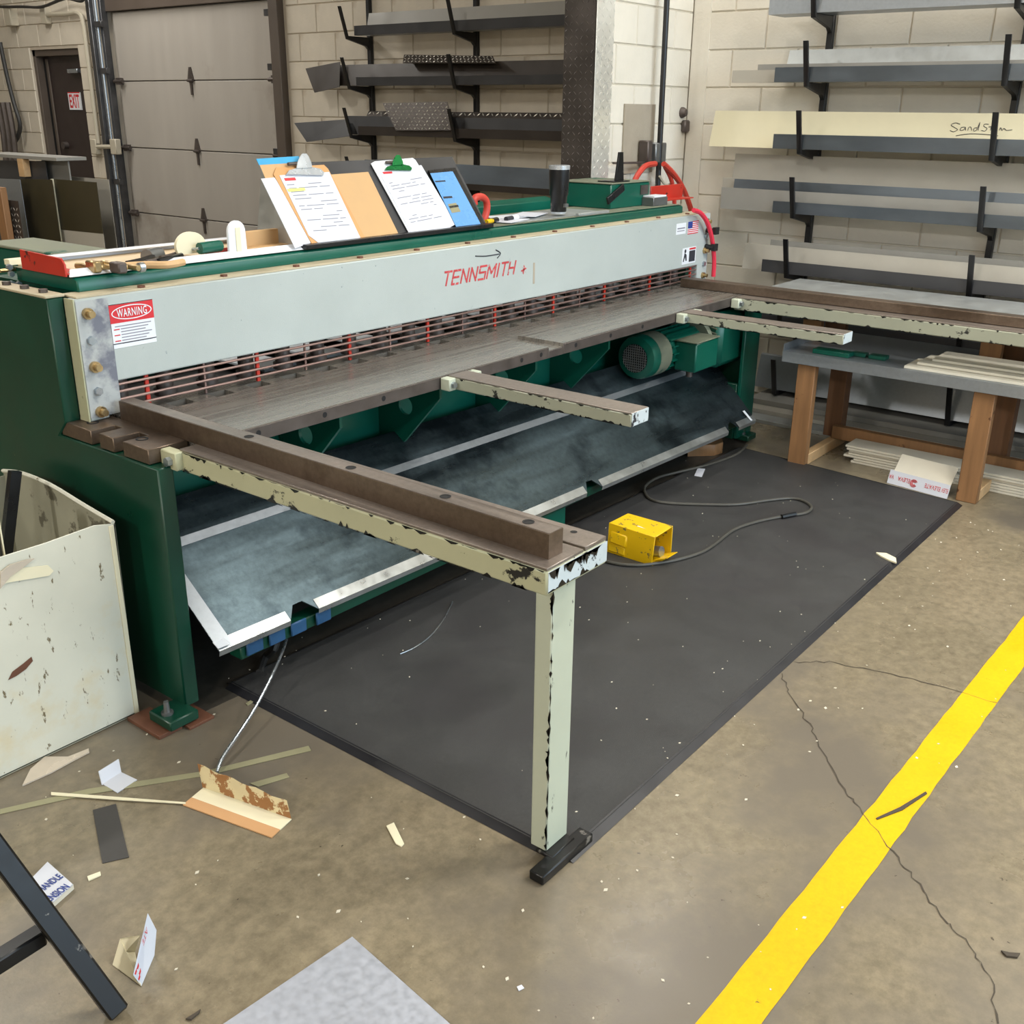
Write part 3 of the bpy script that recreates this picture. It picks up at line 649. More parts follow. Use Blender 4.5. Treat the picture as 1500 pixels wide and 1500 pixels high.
# apron and gussets
sp(B().box(1.49, 2.70, .36, 5.0, 2.715, .757), 'apron', 'green', 0)
for x in (2.165, 2.64, 3.2, 3.72):
    pts = [(2.33, .757), (2.70, .757), (2.70, .40), (2.66, .40)]; n = 20
    b = B(); hc = (2.56, .635); hr = .034
    # plate with a round hole: ring of quads
    outer = []; inner = []
    poly = [Vector((p[0], p[1])) for p in pts]
    for k in range(n):
        a = 2*math.pi*k/n; d = Vector((math.cos(a), math.sin(a))); best = 9
        for i in range(4):
            p, q = poly[i], poly[(i+1) % 4]; e = q-p; den = d.x*e.y-d.y*e.x
            if abs(den) < 1e-9: continue
            w_ = p-Vector(hc); t_ = (w_.x*e.y-w_.y*e.x)/den; s_ = (w_.x*d.y-w_.y*d.x)/den
            if t_ > 0 and -1e-6 <= s_ <= 1+1e-6: best = min(best, t_)
        outer.append(Vector(hc)+d*best); inner.append(Vector(hc)+d*hr)
    vs = []
    for xx in (x, x+.012): vs += [(xx, p.x, p.y) for p in outer]+[(xx, p.x, p.y) for p in inner]
    fs = []
    for k in range(n):
        k2 = (k+1) % n
        fs += [[k, k2, n+k2, n+k], [2*n+k, 3*n+k, 3*n+k2, 2*n+k2], [k, 2*n+k, 2*n+k2, k2], [n+k, n+k2, 3*n+k2, 3*n+k]]
    b.add(vs, fs); sp(b, 'gusset', 'green', 0)
# scrap chute
zl, zr = .222, .195; L0, R0 = 1.50, 4.80
lipL, lipR = Vector((1.515, 2.215, .222)), Vector((4.78, 2.165, .182))
bndL, bndR = Vector((1.515, 2.50, .458)), Vector((4.92, 2.50, .415))
topL, topR = Vector((1.515, 2.62, .54)), Vector((4.92, 2.62, .50))
def lerp(a, b2, t): return a.lerp(b2, t)
ch = B()
# edge curl with two torn bites
bites = [(.095, .03), (.56, .03), (.93, .022)]
NS = 90; low = []; high = []
for i in range(NS+1):
    t_ = i/NS; p = lerp(lipL, lipR, t_); q = lerp(bndL, bndR, t_); k = 0
    for c_, w_ in bites:
        if abs(t_-c_) < w_/2: k = max(k, math.sqrt(1-((t_-c_)/(w_/2))**2)*.13)
    low.append(lerp(p, q, .0+k)); high.append(q)
vs = low+high; n = NS+1
fs = [[i, i+1, n+i+1, n+i] for i in range(NS)]
dn = Vector((0, .010, -.012))*.25
vs2 = vs+[v+dn for v in vs]
fs2 = fs+[[2*n+a for a in f_][::-1] for f_ in fs]+[[i+1, i, 2*n+i, 2*n+i+1] for i in range(NS)]
ch.add(vs2, fs2); sp(ch, 'chute', 'chute', 0)
seg = B()
for i in range(NS+1):
    t_ = (i+.5)/NS
    if i == NS or any(abs(t_-c_) < w_/2+.004 for c_, w_ in bites):
        if seg.v: sp(seg, 'chute_lip', 'chute_edge', 0)
        seg = B(); continue
    p0, p1 = low[i], low[i+1]; u_ = (high[i]-low[i]).normalized(); o_ = Vector((0, -.001, .0015)); dr = Vector((0, .002, -.016))
    if not seg.v: seg.v += [p0+dr, p0+o_, p0+u_*.035+o_]
    k = len(seg.v); seg.add([p1+dr, p1+o_, p1+u_*.035+o_], [])
    seg.f += [[k-3, k, k+1, k-2], [k-2, k+1, k+2, k-1]]; seg.sm += [False, False]
sp(B().plate([bndL, bndR, topR, topL], -.002), 'chute_top', 'chute', 0)
u_ = (lipL-bndL).normalized()
sp(B().plate([bndL+Vector((0, 0, .004)), bndR+Vector((0, 0, .004)), bndR+u_*.03+Vector((0, 0, .004)), bndL+u_*.03+Vector((0, 0, .004))], .001), 'chute_bend', 'galv', 0)
sp(B().plate([bndL+Vector((.0, 0, .003)), bndL+Vector((.045, 0, .003)), lipL+Vector((.05, 0, .003)), lipL+Vector((.0, 0, .003))], .002), 'chute_side', 'galv', 0)
sp(B().plate([lipL+Vector((-.005, -.003, .012)), lipL+Vector((.035, -.003, .010)), lipL+Vector((.035, .02, .022)), lipL+Vector((-.005, .02, .024))], .002), 'corner_tape', 'white', 0)
q = lipR+Vector((-.06, .0, .01)); sp(B().plate([q, q+Vector((.018, 0, 0)), q+Vector((.02, .05, .042)), q+Vector((.0, .05, .042))], .001), 'corner_tape', 'white', 0)
# blue tape marks under the lip
for t_ in (.04, .065, .09, .12):
    p = lerp(lipL, lipR, t_); sp(B().box(p.x-.03, p.y+.012, p.z-.062, p.x+.03, p.y+.02, p.z-.02), 'tape_patch', 'bluetape', .003)
# lower front rail, hanging bracket
sp(B().prism([(1.60, 2.235, .150), (1.60, 2.235, .19), (1.60, 2.29, .19), (1.60, 2.29, .150)], (3.26, 0, 0)), 'lower_rail', 'green_dk', .003)
q = at_y(820, 755, 2.2); sp(B().box(q.x-.12, 2.235, .06, q.x+.09, 2.26, .155), 'rail_bracket', 'green', .003)
# right leg flange and foot
sp(B().box(4.86, 2.302, .035, 5.03, 2.322, .755), 'leg_flange', 'green', .004)
sp(B().box(4.85, 2.322, .035, 4.875, 2.45, .33), 'leg_stiffener', 'green_dk', .003)
for x in (1.385, 4.94):
    sp(B().box(x-.02, 2.262, .014, x+.075, 2.365, .045), 'foot_pad', 'green_dk', .004)
    sp(B().cyl((x+.005, 2.31, .045), (x+.005, 2.31, .052), .017, n=12).cyl((x+.005, 2.31, .05), (x+.005, 2.31, .085), .010, .007, n=10), 'foot_bolt', 'foot', 0)
sp(B().box(1.335, 2.275, .0, 1.41, 2.43, .012), 'foot_shim', 'shim', .001); sp(B().box(1.418, 2.25, .0, 1.50, 2.39, .009), 'foot_shim', 'shim', .001)
# motor
mc = Vector((4.12, 2.50, .565))
sp(B().lathe([(.0001, 0), (.062, 0), (.098, .012), (.104, .03), (.104, .17), (.088, .185)], mc, (1, 0, 0), 28), 'motor_cowl', 'green', 0)
sp(B().lathe([(.1048, .065), (.1048, .168)], mc, (1, 0, 0), 28), 'motor_band', 'dusty', 0)
gr = B()
for k in range(-5, 6):
    o_ = k*.0115; hh = math.sqrt(max(0, .066**2-o_**2))
    gr.cyl(mc+Vector((-.003, o_, -hh)), mc+Vector((-.003, o_, hh)), .002, n=5); gr.cyl(mc+Vector((-.003, -hh, o_)), mc+Vector((-.003, hh, o_)), .002, n=5)
sp(gr, 'fan_grille', 'foot', 0); sp(B().lathe([(.0001, -.001), (.068, -.001)], mc, (1, 0, 0), 24), 'fan_opening', 'dark', 0)
mb = B().cyl(mc+Vector((.18, 0, 0)), mc+Vector((.50, 0, 0)), .085, n=24)
for k in range(18):
    a = 2*math.pi*k/18; d = Vector((0, math.cos(a), math.sin(a))); mb.beam(mc+Vector((.19, 0, 0))+d*.09, mc+Vector((.47, 0, 0))+d*.09, .006, .022, d)
sp(mb, 'motor_body', 'green', 0)
sp(B().cyl(mc+Vector((.50, 0, 0)), mc+Vector((.535, 0, 0)), .125, n=28), 'motor_flange', 'dusty', .002)
jb = sp(B().box(mc.x+.24, mc.y-.19, mc.z-.085, mc.x+.46, mc.y-.075, mc.z+.055), 'junction_box', 'green', .006)
B().box(mc.x+.235, mc.y-.195, mc.z+.055, mc.x+.465, mc.y-.07, mc.z+.062).build('box_lid', 'dusty', jb, .002)
B().cyl((mc.x+.26, mc.y-.15, mc.z-.085), (mc.x+.26, mc.y-.15, mc.z-.11), .016, n=10).build('cable_gland', 'steel_edge', jb)
sp(B().box(4.66, 2.34, .44, 4.98, 2.68, .72), 'gear_case', 'green', .03)
for k in range(3): sp(B().beam((4.655, 2.36+.0*k, .64-.025*k), (4.655, 2.42, .655-.025*k), .004, .006), 'vent_slot', 'dusty', 0)
# signs on the plate
def on_plate(u, v): q = at_y(u, v, PY); return Vector((q.x, PY, q.z))
a, b_ = on_plate(158, 447), on_plate(232, 507)
wx0, wx1, wz0, wz1 = a.x, b_.x-.004, on_plate(164, 513).z+.002, a.z
ws = bx('warning_label', 'white', SH, (wx0, PY-.0012, wz0), (wx1, PY, wz1), 0, 'white label with a red WARNING band and fine print')
hzz = wz1-(wz1-wz0)*.43
B().box(wx0, PY-.0018, hzz, wx1, PY-.0012, wz1).build('red_band', 'inkred', ws)
B().box(wx0, PY-.0019, wz0+.012, wx1, PY-.0012, wz0+.0145).box(wx0, PY-.0019, wz1-.002, wx1, PY-.0012, wz1).build('rule_line', 'inkd', ws)
cx_, cz_ = (wx0+wx1)/2, (hzz+wz1)/2; el = B(); n = 40; rx, rz = (wx1-wx0)*.46, (wz1-hzz)*.38
vs = []
for s_ in (1, .93):
    vs += [(cx_+rx*(s_ if s_ == 1 else .95)*math.cos(2*math.pi*k/n), PY-.0022, cz_+rz*(s_ if s_ == 1 else .86)*math.sin(2*math.pi*k/n)) for k in range(n)]
el.add(vs, [[k, (k+1) % n, n+(k+1) % n, n+k] for k in range(n)]); el.build('oval_line', 'white', ws)
text('WARNING', 'lettering', 'white', ws, (cx_-rx*.74, PY-.002, cz_-.011), (1, 0, 0), (0, 0, 1), .022, rx*1.48, bold=.012, spacing=1.15)
fp = B()
for k in range(7):
    z = hzz-.008-k*.0082; fp.box(wx0+.03 if k else wx0+.012, PY-.0018, z-.0026, wx1-.012-.01*(k % 3), PY-.0012, z)
fp.build('fine_print', 'ink', ws)
fp = B()
for k in (1, 3, 5): z = hzz-.008-k*.0082; fp.box(wx0+.008, PY-.0018, z-.003, wx0+.026, PY-.0012, z)
fp.build('red_print', 'inkred', ws)
lg0 = on_plate(648, 419); lg1 = on_plate(757, 406)
LET = dict(T=[[(0, 1), (1, 1)], [(.5, 1), (.5, 0)]], E=[[(0, 0), (0, 1)], [(0, 1), (.95, 1)], [(0, .5), (.85, .5)], [(0, 0), (.95, 0)]],
 N=[[(0, 0), (0, 1)], [(0, 1), (.9, 0)], [(.9, 0), (.9, 1)]], S=[[(.95, 1), (0, 1)], [(0, 1), (0, .52)], [(0, .52), (.95, .52)], [(.95, .52), (.95, 0)], [(.95, 0), (0, 0)]],
 M=[[(0, 0), (0, 1)], [(0, 1), (.5, .35)], [(.5, .35), (1, 1)], [(1, 1), (1, 0)]], I=[[(.15, 0), (.15, 1)]], H=[[(0, 0), (0, 1)], [(.9, 0), (.9, 1)], [(0, .5), (.9, .5)]])
lw = B(); cur = 0.0; hL = .050; wd = dict(I=.3, M=1.15)
tot = sum(wd.get(c_, 1)+.32 for c_ in 'TENNSMITH')-.32; un = (lg1.x-lg0.x-.02)/tot
for c_ in 'TENNSMITH':
    w_ = wd.get(c_, 1)
    for k_, (p_, q_) in enumerate(LET[c_]):
        P_ = [Vector((lg0.x+(cur+u_*(w_ if c_ != 'I' else 1))*un+v_*hL*.32, PY-.0008-.00004*k_, lg0.z+v_*hL)) for u_, v_ in (p_, q_)]
        d_ = (P_[1]-P_[0]).normalized(); nn = Vector((-d_.z, 0, d_.x))*.0042; P_[0] -= d_*.003; P_[1] += d_*.003
        lw.add([P_[0]-nn, P_[1]-nn, P_[1]+nn, P_[0]+nn], [(0, 1, 2, 3)])
    cur += w_+.32
lw.build('lettering', 'logored', SH)
st = B(); c = on_plate(767, 395)
for k in range(3):
    a = math.pi*k/3+.3; d = Vector((math.cos(a), 0, math.sin(a)))*.017; st.beam(c-d+Vector((0, -.001, 0)), c+d+Vector((0, -.001, 0)), .0006, .006, (0, 1, 0)) if False else st.plate([c-d+Vector((-.003, -.001, .003)), c+d+Vector((-.003, -.001, .003)), c+d+Vector((.003, -.001, -.003)), c-d+Vector((.003, -.001, -.003))], .0005)
st.build('star_mark', 'logored', SH)
pen(SH, [[(696, 375), (712, 375), (731, 372)], [(726, 366), (733, 371), (728, 378)]], lambda u, v: on_plate(u, v)+Vector((0, -.001, 0)), 'inkd', .0022)
a = on_plate(781, 385); b_ = on_plate(785, 415); bx('tape_remnant', 'bare', SH, (a.x, PY-.001, b_.z), (a.x+.012, PY, a.z), 0)
a = on_plate(991, 328); b_ = on_plate(1004, 342); sk = bx('round_sticker', 'white', SH, (a.x, PY-.001, b_.z), (b_.x, PY, a.z), 0)
B().box(a.x+.012, PY-.0016, a.z-.028, b_.x-.01, PY-.001, a.z-.022).box(a.x+.01, PY-.0016, a.z-.04, b_.x-.014, PY-.001, a.z-.036).build('print_line', 'ink', sk)
a = on_plate(1008, 325); b_ = on_plate(1022, 341); fl = bx('flag_sticker', 'white', SH, (a.x, PY-.001, b_.z), (b_.x, PY, a.z), 0, 'small striped flag sticker')
h_ = (a.z-b_.z)/13; fs_ = B()
for k in range(0, 13, 2): fs_.box(a.x, PY-.0015, a.z-(k+1)*h_, b_.x, PY-.001, a.z-k*h_)
fs_.build('flag_stripes', 'inkred', fl); B().box(a.x, PY-.002, a.z-h_*7, a.x+(b_.x-a.x)*.42, PY-.0015, a.z).build('flag_canton', 'inkblue', fl)
a = on_plate(1000, 364); b_ = on_plate(1018, 384); pk = bx('pictogram_sticker', 'white', SH, (a.x, PY-.001, b_.z), (b_.x, PY, a.z), 0, 'white safety sticker with black figure and text block')
w_ = b_.x-a.x; h_ = a.z-b_.z
B().lathe([(.0001, .0008), (w_*.07, .0008)], (a.x+w_*.2, PY-.001, a.z-h_*.2), (0, -1, 0), 12).prism([(a.x+w_*.16, PY-.0012, a.z-h_*.3), (a.x+w_*.30, PY-.0012, a.z-h_*.42), (a.x+w_*.34, PY-.0012, a.z-h_*.8), (a.x+w_*.26, PY-.0012, a.z-h_*.8), (a.x+w_*.2, PY-.0012, a.z-h_*.55), (a.x+w_*.12, PY-.0012, a.z-h_*.85), (a.x+w_*.06, PY-.0012, a.z-h_*.82)], (0, -.0006, 0)).build('figure_mark', 'inkd', pk)
B().box(a.x+w_*.5, PY-.0018, a.z-h_*.16, b_.x-w_*.04, PY-.001, a.z-h_*.05).build('red_print', 'inkred', pk)
B().box(a.x+w_*.5, PY-.0018, a.z-h_*.9, b_.x-w_*.06, PY-.001, a.z-h_*.22).build('text_block', 'inkd', pk)
# right end valve and box on top
q = on_plate(1032, 350)
for z in (1.06, .975): sp(B().cyl((5.10, PY-.002, z), (5.10, PY-.05, z-.005), .014, n=10).box(5.09, PY-.06, z-.02, 5.13, PY-.04, z+.016), 'valve', 'black', 0)
eb = sp(B().box(4.44, 2.88, 1.193, 4.80, 3.20, 1.310), 'control_box', 'green', .005)
B().box(4.435, 2.875, 1.310, 4.805, 3.205, 1.315).build('box_lid', 'dusty', eb, .001)
B().beam((4.40, 2.872, 1.235), (4.54, 2.872, 1.295), .012, .035).build('latch', 'plastic', eb, .002)
B().box(4.71, 2.875, 1.25, 4.78, 2.881, 1.295).build('name_plate', 'steel_edge', eb)

# squaring arm
AR = thing('squaring_arm', (1.60, 1.1, .0), 'long squaring arm with chipped olive sides and steel fence on one post', 'machine arm')
ax0, ax1 = 1.512, 1.728
B().box(ax0, 1.092, .738, ax1, 2.304, .792).build('arm_body', 'olive', AR, .004)
B().box(ax0+.004, 1.0905, .745, ax1-.002, 1.0925, .790).build('arm_end', 'pale_end', AR)
B().box(ax0+.003, 1.094, .7915, 1.642, 2.30, .7985).build('top_plate', 'rust_top', AR, .001)
B().box(1.648, 1.094, .7915, ax1-.002, 2.30, .801).build('rule_plate', 'rust_top', AR, .001)
for y in (1.16, 1.5, 1.9): B().lathe([(.0001, .0006), (.008, .0006)], (1.70, y, .801), n=10).build('screw_hole', 'dark', AR)
fb = B().prism([(1.552, 1.118, .7985), (1.600, 1.118, .7985), (1.600, 1.118, .853), (1.552, 1.118, .853)], (.022, 1.545, 0)).build('fence_bar', 'rust', AR, 0)
B().prism([(1.555, 1.120, .8531), (1.597, 1.120, .8531), (1.619, 2.662, .8531), (1.577, 2.662, .8531)], (0, 0, .0008)).build('fence_top', 'rust_top', fb)
for y in (1.19, 1.42, 1.72, 2.1):
    x = 1.577+.02*(y-1.1)/1.5; B().lathe([(.0001, .0002), (.009, .0002), (.009, .0008), (.013, .0008)], (x, y, .854), n=14).build('counterbore', 'dark', fb)
B().box(1.582, 2.296, .745, 1.612, 2.3055, .792).build('arm_clamp', 'post', AR, .003)
ac = B().box(ax0-.022, 2.285, .744, ax0+.01, 2.352, .794).build('mount_lug', 'olive', AR, .003)
B().cyl((ax0-.022, 2.31, .768), (ax0-.036, 2.31, .768), .013, n=6).build('lug_bolt', 'zinc', ac)
# post and foot bar
B().box(1.606, 1.143, .028, 1.692, 1.19, .739).build('post', 'post', AR, .004)
ft = B().beam((1.535, 1.119, .014), (1.735, 1.117, .014), .04, .026).build('foot_bar', 'blackmet', AR, .003)
for x in (1.565, 1.60): B().lathe([(.0001, .0004), (.007, .0004)], (x, 1.118, .0272), n=10).build('bar_hole', 'dark', ft)
B().box(1.60, 1.12, .02, 1.69, 1.17, .03).build('post_base', 'blackmet', AR, .002)
def chips(parent, p0, p1, inward, n, m='blackmet', w=.010, seed=1, out=(-.0006, -.0006, 0)):
    """small bare patches where paint has flaked along an edge p0-p1, growing towards `inward`"""
    rr_ = random.Random(seed); p0 = Vector(p0); p1 = Vector(p1); L_ = (p1-p0).length; d_ = (p1-p0)/L_; iv = Vector(inward).normalized(); o_ = Vector(out); b = B()
    for k in range(n):
        a = rr_.random()*L_; ln = rr_.uniform(.006, .045); hh_ = rr_.uniform(.25, 1)**2*w
        q = [p0+d_*max(0, min(L_, a+u_*ln))+iv*(v_*hh_)+o_ for u_, v_ in ((-.5, 0), (-.3, .6), (0, 1), (.25, .5), (.5, .0))]
        b.prism(q, iv.cross(d_)*.0004)
    return b.build('paint_chip', m, parent, kind='stuff')
chips(AR, (1.606, 1.143, .03), (1.606, 1.143, .735), (0, 1, 0), 42, seed=2)
chips(AR, (1.606, 1.143, .03), (1.606, 1.143, .735), (1, 0, 0), 25, seed=3, w=.006)
chips(AR, (ax0, 1.10, .738), (ax0, 2.29, .738), (0, 0, 1), 46, seed=4, w=.014)
chips(AR, (ax0, 1.10, .792), (ax0, 2.29, .792), (0, 0, -1), 40, seed=5, w=.012)
chips(AR, (ax0+.004, 1.0905, .79), (ax1-.002, 1.0905, .79), (0, 0, -1), 20, seed=6, w=.028)
chips(AR, (ax0+.004, 1.0905, .745), (ax1-.002, 1.0905, .745), (0, 0, 1), 12, seed=7, w=.016)
# support arms
def support(xa, xb, ye, label, first=None):
    r = thing('support_arm', (xa, 2.3, .74), label, 'machine arm', 'support arms of the shear')
    B().box(xa, ye, .755, xb, 2.303, .795).build('arm_body', 'arm_grey', r, .003)
    B().box(xa+.002, ye+.001, .7945, xb-.002, 2.30, .7995).build('top_plate', 'rust_top', r, .001)
    B().box(xa+.003, ye-.0015, .757, xb-.003, ye+.001, .798).build('arm_end', 'pale_end', r)
    chips(r, (xa, ye+.01, .755), (xa, 2.25, .755), (0, 0, 1), 34, seed=int(xa*10), w=.010); chips(r, (xa, ye+.01, .795), (xa, 2.25, .795), (0, 0, -1), 30, seed=int(xa*11), w=.007)
    for s_, x in ((-1, xa), (1, xb)):
        l = B().box(min(x, x+s_*.035), 2.262, .755, max(x, x+s_*.035), 2.3035, .797).build('mount_lug', 'post', r, .003)
        B().cyl((x+s_*.018, 2.262, .776), (x+s_*.018, 2.25, .776), .011, n=6).build('lug_bolt', 'zinc', l)
support(2.582, 2.682, 1.568, 'support arm with pale end nearest the squaring arm')
support(4.165, 4.262, 1.54, 'support arm reaching over the bench shelf below the motor end')
# right arm with fence
RA = thing('gauge_arm', (4.7, 1.0, .70), 'long chipped gauge arm at the far end of the shear in front of the bench', 'machine arm')
B().box(4.70, -.78, .738, 4.93, 2.304, .795).build('arm_body', 'arm_grey', RA, .004)
B().box(4.703, -.77, .7945, 4.928, 2.30, .7995).build('top_plate', 'rust_top', RA, .001)
B().box(4.79, -.77, .8, 4.86, 2.66, .845).build('fence_bar', 'rust', RA, .003)
B().box(4.86, -.77, .8, 4.93, 2.3, .812).build('fence_ledge', 'rust_top', RA, .002)
l = B().box(4.665, 2.262, .752, 4.70, 2.3035, .796).build('mount_lug', 'post', RA, .003); B().cyl((4.682, 2.262, .775), (4.682, 2.248, .775), .012, n=6).build('lug_bolt', 'zinc', l)
B().box(4.80, -.75, 0, 4.86, -.69, .738).build('arm_post', 'post', RA, .004)
chips(RA, (4.70, .3, .738), (4.70, 2.25, .738), (0, 0, 1), 44, seed=21, w=.012); chips(RA, (4.70, .3, .795), (4.70, 2.25, .795), (0, 0, -1), 36, seed=22, w=.010)

# ------------------------------------------------------------------ things on top of the shear
BT = 1.1945
tr = thing('sheet_tray', (2.1, 2.9, BT), 'shallow white sheet metal tray of tools on the shear', 'tray')
B().box(1.56, 2.80, BT, 2.62, 3.09, BT+.004).build('tray_floor', 'trayw', tr)
B().prism([(1.54, 2.772, BT), (1.56, 2.80, BT+.016), (2.62, 2.80, BT+.016), (2.62, 2.772, BT)], (0, .004, .001)).build('tray_rim', 'white', tr, .001)
B().box(1.58, 3.085, BT, 2.66, 3.095, BT+.022).box(1.58, 3.05, BT+.018, 2.66, 3.09, BT+.022).build('tray_rim', 'white', tr, .001)
B().box(1.535, 3.09, BT+.004, 1.60, 3.12, BT+.02).build('tray_corner', 'cream', tr)
rt = thing('red_bracket', (1.55, 2.9, BT), 'red steel angle bracket at the end of the tool tray', 'bracket')
B().prism([(1.535, 2.785, BT), (1.535, 2.785, BT+.035), (1.535, 2.80, BT+.05), (1.535, 3.02, BT+.056), (1.535, 3.02, BT)], (.006, 0, 0)).build('upright_plate', 'red', rt, .001)
B().box(1.541, 2.785, BT+.004, 1.60, 3.02, BT+.008).build('base_plate', 'red', rt, .001)
B().lathe([(.0001, .0004), (.008, .0004)], (1.57, 2.815, BT+.008), n=10).build('slot', 'dark', rt)
TT = BT+.004
def tool(pts, r, m, name, label, cat='tool'):
    return tag(B().tube(pts, r, 8, 4).build(name, m), label, cat)
# pliers, shears, hammer-like tools lying in the tray
def tz(u, v, z=TT+.012): return at_z(u, v, z)
pl = thing('locking_pliers', tz(140, 392), 'brass coloured clamp with two crossing arms, nearest in the tray', 'tool')
B().tube([tz(112, 389), tz(125, 390), tz(136, 392), tz(150, 386), tz(168, 388)], .009, 8, 4).build('handle', 'brass', pl)
B().tube([tz(136, 393), tz(152, 391), tz(170, 392), tz(180, 394)], .008, 8, 4).build('handle', 'brass', pl)
q = tz(136, 392); B().box(q.x-.012, q.y-.03, TT, q.x+.012, q.y+.02, TT+.032).build('jaw', 'brass', pl, .004)
pl = thing('clamp_tool', tz(175, 393), 'brass clamp with a round bolt end beside the pliers', 'tool')
q = tz(172, 393); B().box(q.x-.014, q.y-.03, TT, q.x+.014, q.y+.02, TT+.03).build('jaw', 'steel_edge', pl, .004)
B().tube([tz(172, 393), tz(188, 391), tz(203, 393)], .008, 8, 4).build('screw', 'brass', pl)
B().lathe([(.0001, .02), (.014, .016), (.014, 0), (.0001, -.002)], tz(203, 392), (1, 0, 0), 10).build('screw_end', 'zinc', pl)
tool([tz(180, 390), tz(215, 388), tz(245, 388), tz(268, 384)], .011, 'wood_lt', 'wooden_handle', 'pale wooden tool handle lying along the tray front')
hm = thing('ball_hammer', tz(225, 372), 'steel headed hammer among dark tools in the tray', 'tool')
B().cyl(tz(215, 376), tz(233, 372), .022, n=12).build('head', 'foot', hm); B().tube([tz(224, 376), tz(205, 382), tz(186, 386)], .008, 8, 3).build('handle', 'plastic', hm)
sn = thing('metal_snips', tz(250, 380), 'dark metal snips with open handles in the middle of the tray', 'tool')
B().tube([tz(232, 382), tz(250, 378), tz(266, 374)], .008, 8, 3).build('handle', 'plastic', sn); B().tube([tz(235, 378), tz(252, 374), tz(268, 368)], .007, 8, 3).build('handle', 'steel_edge', sn)
B().tube([tz(232, 381), tz(215, 384)], .007, 6, 0).build('blade', 'steel_edge', sn)
sd = thing('screwdriver', tz(310, 362), 'screwdriver with green handle behind the round cream disc', 'screwdriver')
B().tube([tz(292, 364, TT+.03), tz(300, 363, TT+.03), tz(322, 360, TT+.03)], .018, 10, 3).build('handle', 'green', sd); B().tube([tz(292, 364, TT+.03), tz(262, 367, TT+.014)], .005, 6, 0).build('blade', 'zinc', sd)
tool([tz(302, 370), tz(322, 368), tz(340, 365)], .008, 'red', 'marking_pen', 'dark red pen lying behind the white scraper', 'pen')
# round cream disc and white tombstone shaped pieces standing
q = at_z(282, 377, TT); dsc = []
for k in range(20):
    a = math.pi*(k/19)*1.36-.18*math.pi; dsc.append((q.x+.055*math.cos(a), q.y, q.z+.035+.043*math.sin(a)+.0))
dsc = [(x, y, max(z, TT+.0005)) for x, y, z in dsc]
tag(B().prism(dsc, (0, .012, 0)).build('paint_disc', 'cream'), 'round cream disc standing on the tray front rim', 'disc')
q = at_z(350, 373, TT); pts = [(q.x-.036, q.y, TT+.0005), (q.x+.036, q.y, TT+.0005)]+[(q.x+.034*math.cos(math.pi*k/12), q.y, TT+.072+.034*math.sin(math.pi*k/12)) for k in range(13)]
wt = thing('white_scraper', q, 'white rounded plastic piece standing upright on the tray', 'scraper')
B().prism(pts, (0, .012, 0)).build('face', 'white', wt, .002); B().box(q.x-.008, q.y-.003, TT+.0005, q.x+.012, q.y-.0002, TT+.085).build('rib', 'cream', wt, .002)
q = at_z(372, 365, TT); tag(B().box(q.x-.07, q.y+.03, TT+.0005, q.x+.14, q.y+.05, TT+.055).box(q.x-.09, q.y-.02, TT+.0005, q.x+.15, q.y+.03, TT+.008).build('cardboard_angle', 'kraft', None, .002), 'folded tan cardboard angle at the end of the tool tray', 'cardboard')

# clipboard stand on the shear
y0, z0, y1, z1 = 2.785, BT+.004, 2.965, 1.462
def on_stand(u, v, off=0.0):
    """point of the leaning board, measured in photograph pixels, lifted `off` from the board"""
    n = np.array([0, -(z1-z0), (y1-y0)]); n = n/np.linalg.norm(n); p = np.array([0, y0, z0])+n*off
    d_ = _ray(u, v); o_ = np.array([0, 0, H]); t_ = np.dot(p-o_, n)/np.dot(d_, n); return Vector(o_+t_*d_)
NST = Vector((0, -(z1-z0), (y1-y0))).normalized()
cs = thing('copy_stand', (2.9, 2.8, BT), 'black sloping copy stand holding clipboards on the shear', 'stand')
a = on_stand(441, 360); b_ = on_stand(712, 327); xa, xb = a.x, b_.x
xa2 = on_stand(392, 238).x
B().prism([(xa, y0, z0), (xb, y0, z0), (xb-.01, y1, z1), (xa, y1, z1)], -NST*.006).build('board', 'charcoal', cs, .001)
B().box(xa-.005, y0-.03, BT+.0005, xb+.005, y0+.004, BT+.016).build('ledge', 'plastic', cs, .002)
B().prism([(xa, y0+.01, BT+.0005), (xa, y1, z1), (xa, y1+.06, BT+.0005)], (.004, 0, 0)).build('side_panel', 'galv_lt', cs)
B().prism([(xb-.012, y0+.01, BT+.0005), (xb-.012, y1, z1), (xb-.012, y1+.06, BT+.0005)], (.004, 0, 0)).build('side_panel', 'charcoal', cs)
def leaf(name, m, px, off, parent=None, t=.0015, label=None):
    return B().prism([on_stand(u, v, off) for u, v in px], NST*t).build(name, m, parent, 0, label)
def tg(o, l, c, g=None): return tag(o, l, c, g)
tg(leaf('folder', 'cyan', [(375, 233), (437, 229), (452, 258), (395, 275)], .001), 'blue folder behind the cream and brown clipboards', 'folder')
tg(leaf('folder', 'kraft', [(380, 242), (447, 238), (462, 300), (418, 330)], .003), 'tan folder under the blue one at the left of the stand', 'folder')
ps = thing('paper_pad', on_stand(430, 350), 'curling white sheets with a red heading left of the brown clipboard', 'paper')
P = [on_stand(382, 262, .005), on_stand(405, 260, .005), on_stand(455, 356, .005), on_stand(432, 364, .02)]
B().prism(P, NST*.0015).build('sheet', 'paper', ps)
B().prism([on_stand(u, v, .0068) for u, v in ((390, 267), (406, 266), (408, 271), (392, 272))], NST*.0004).build('red_heading', 'inkred', ps)
cb = thing('clipboard', on_stand(490, 350), 'brown clipboard with chrome clip and printed white sheet', 'clipboard')
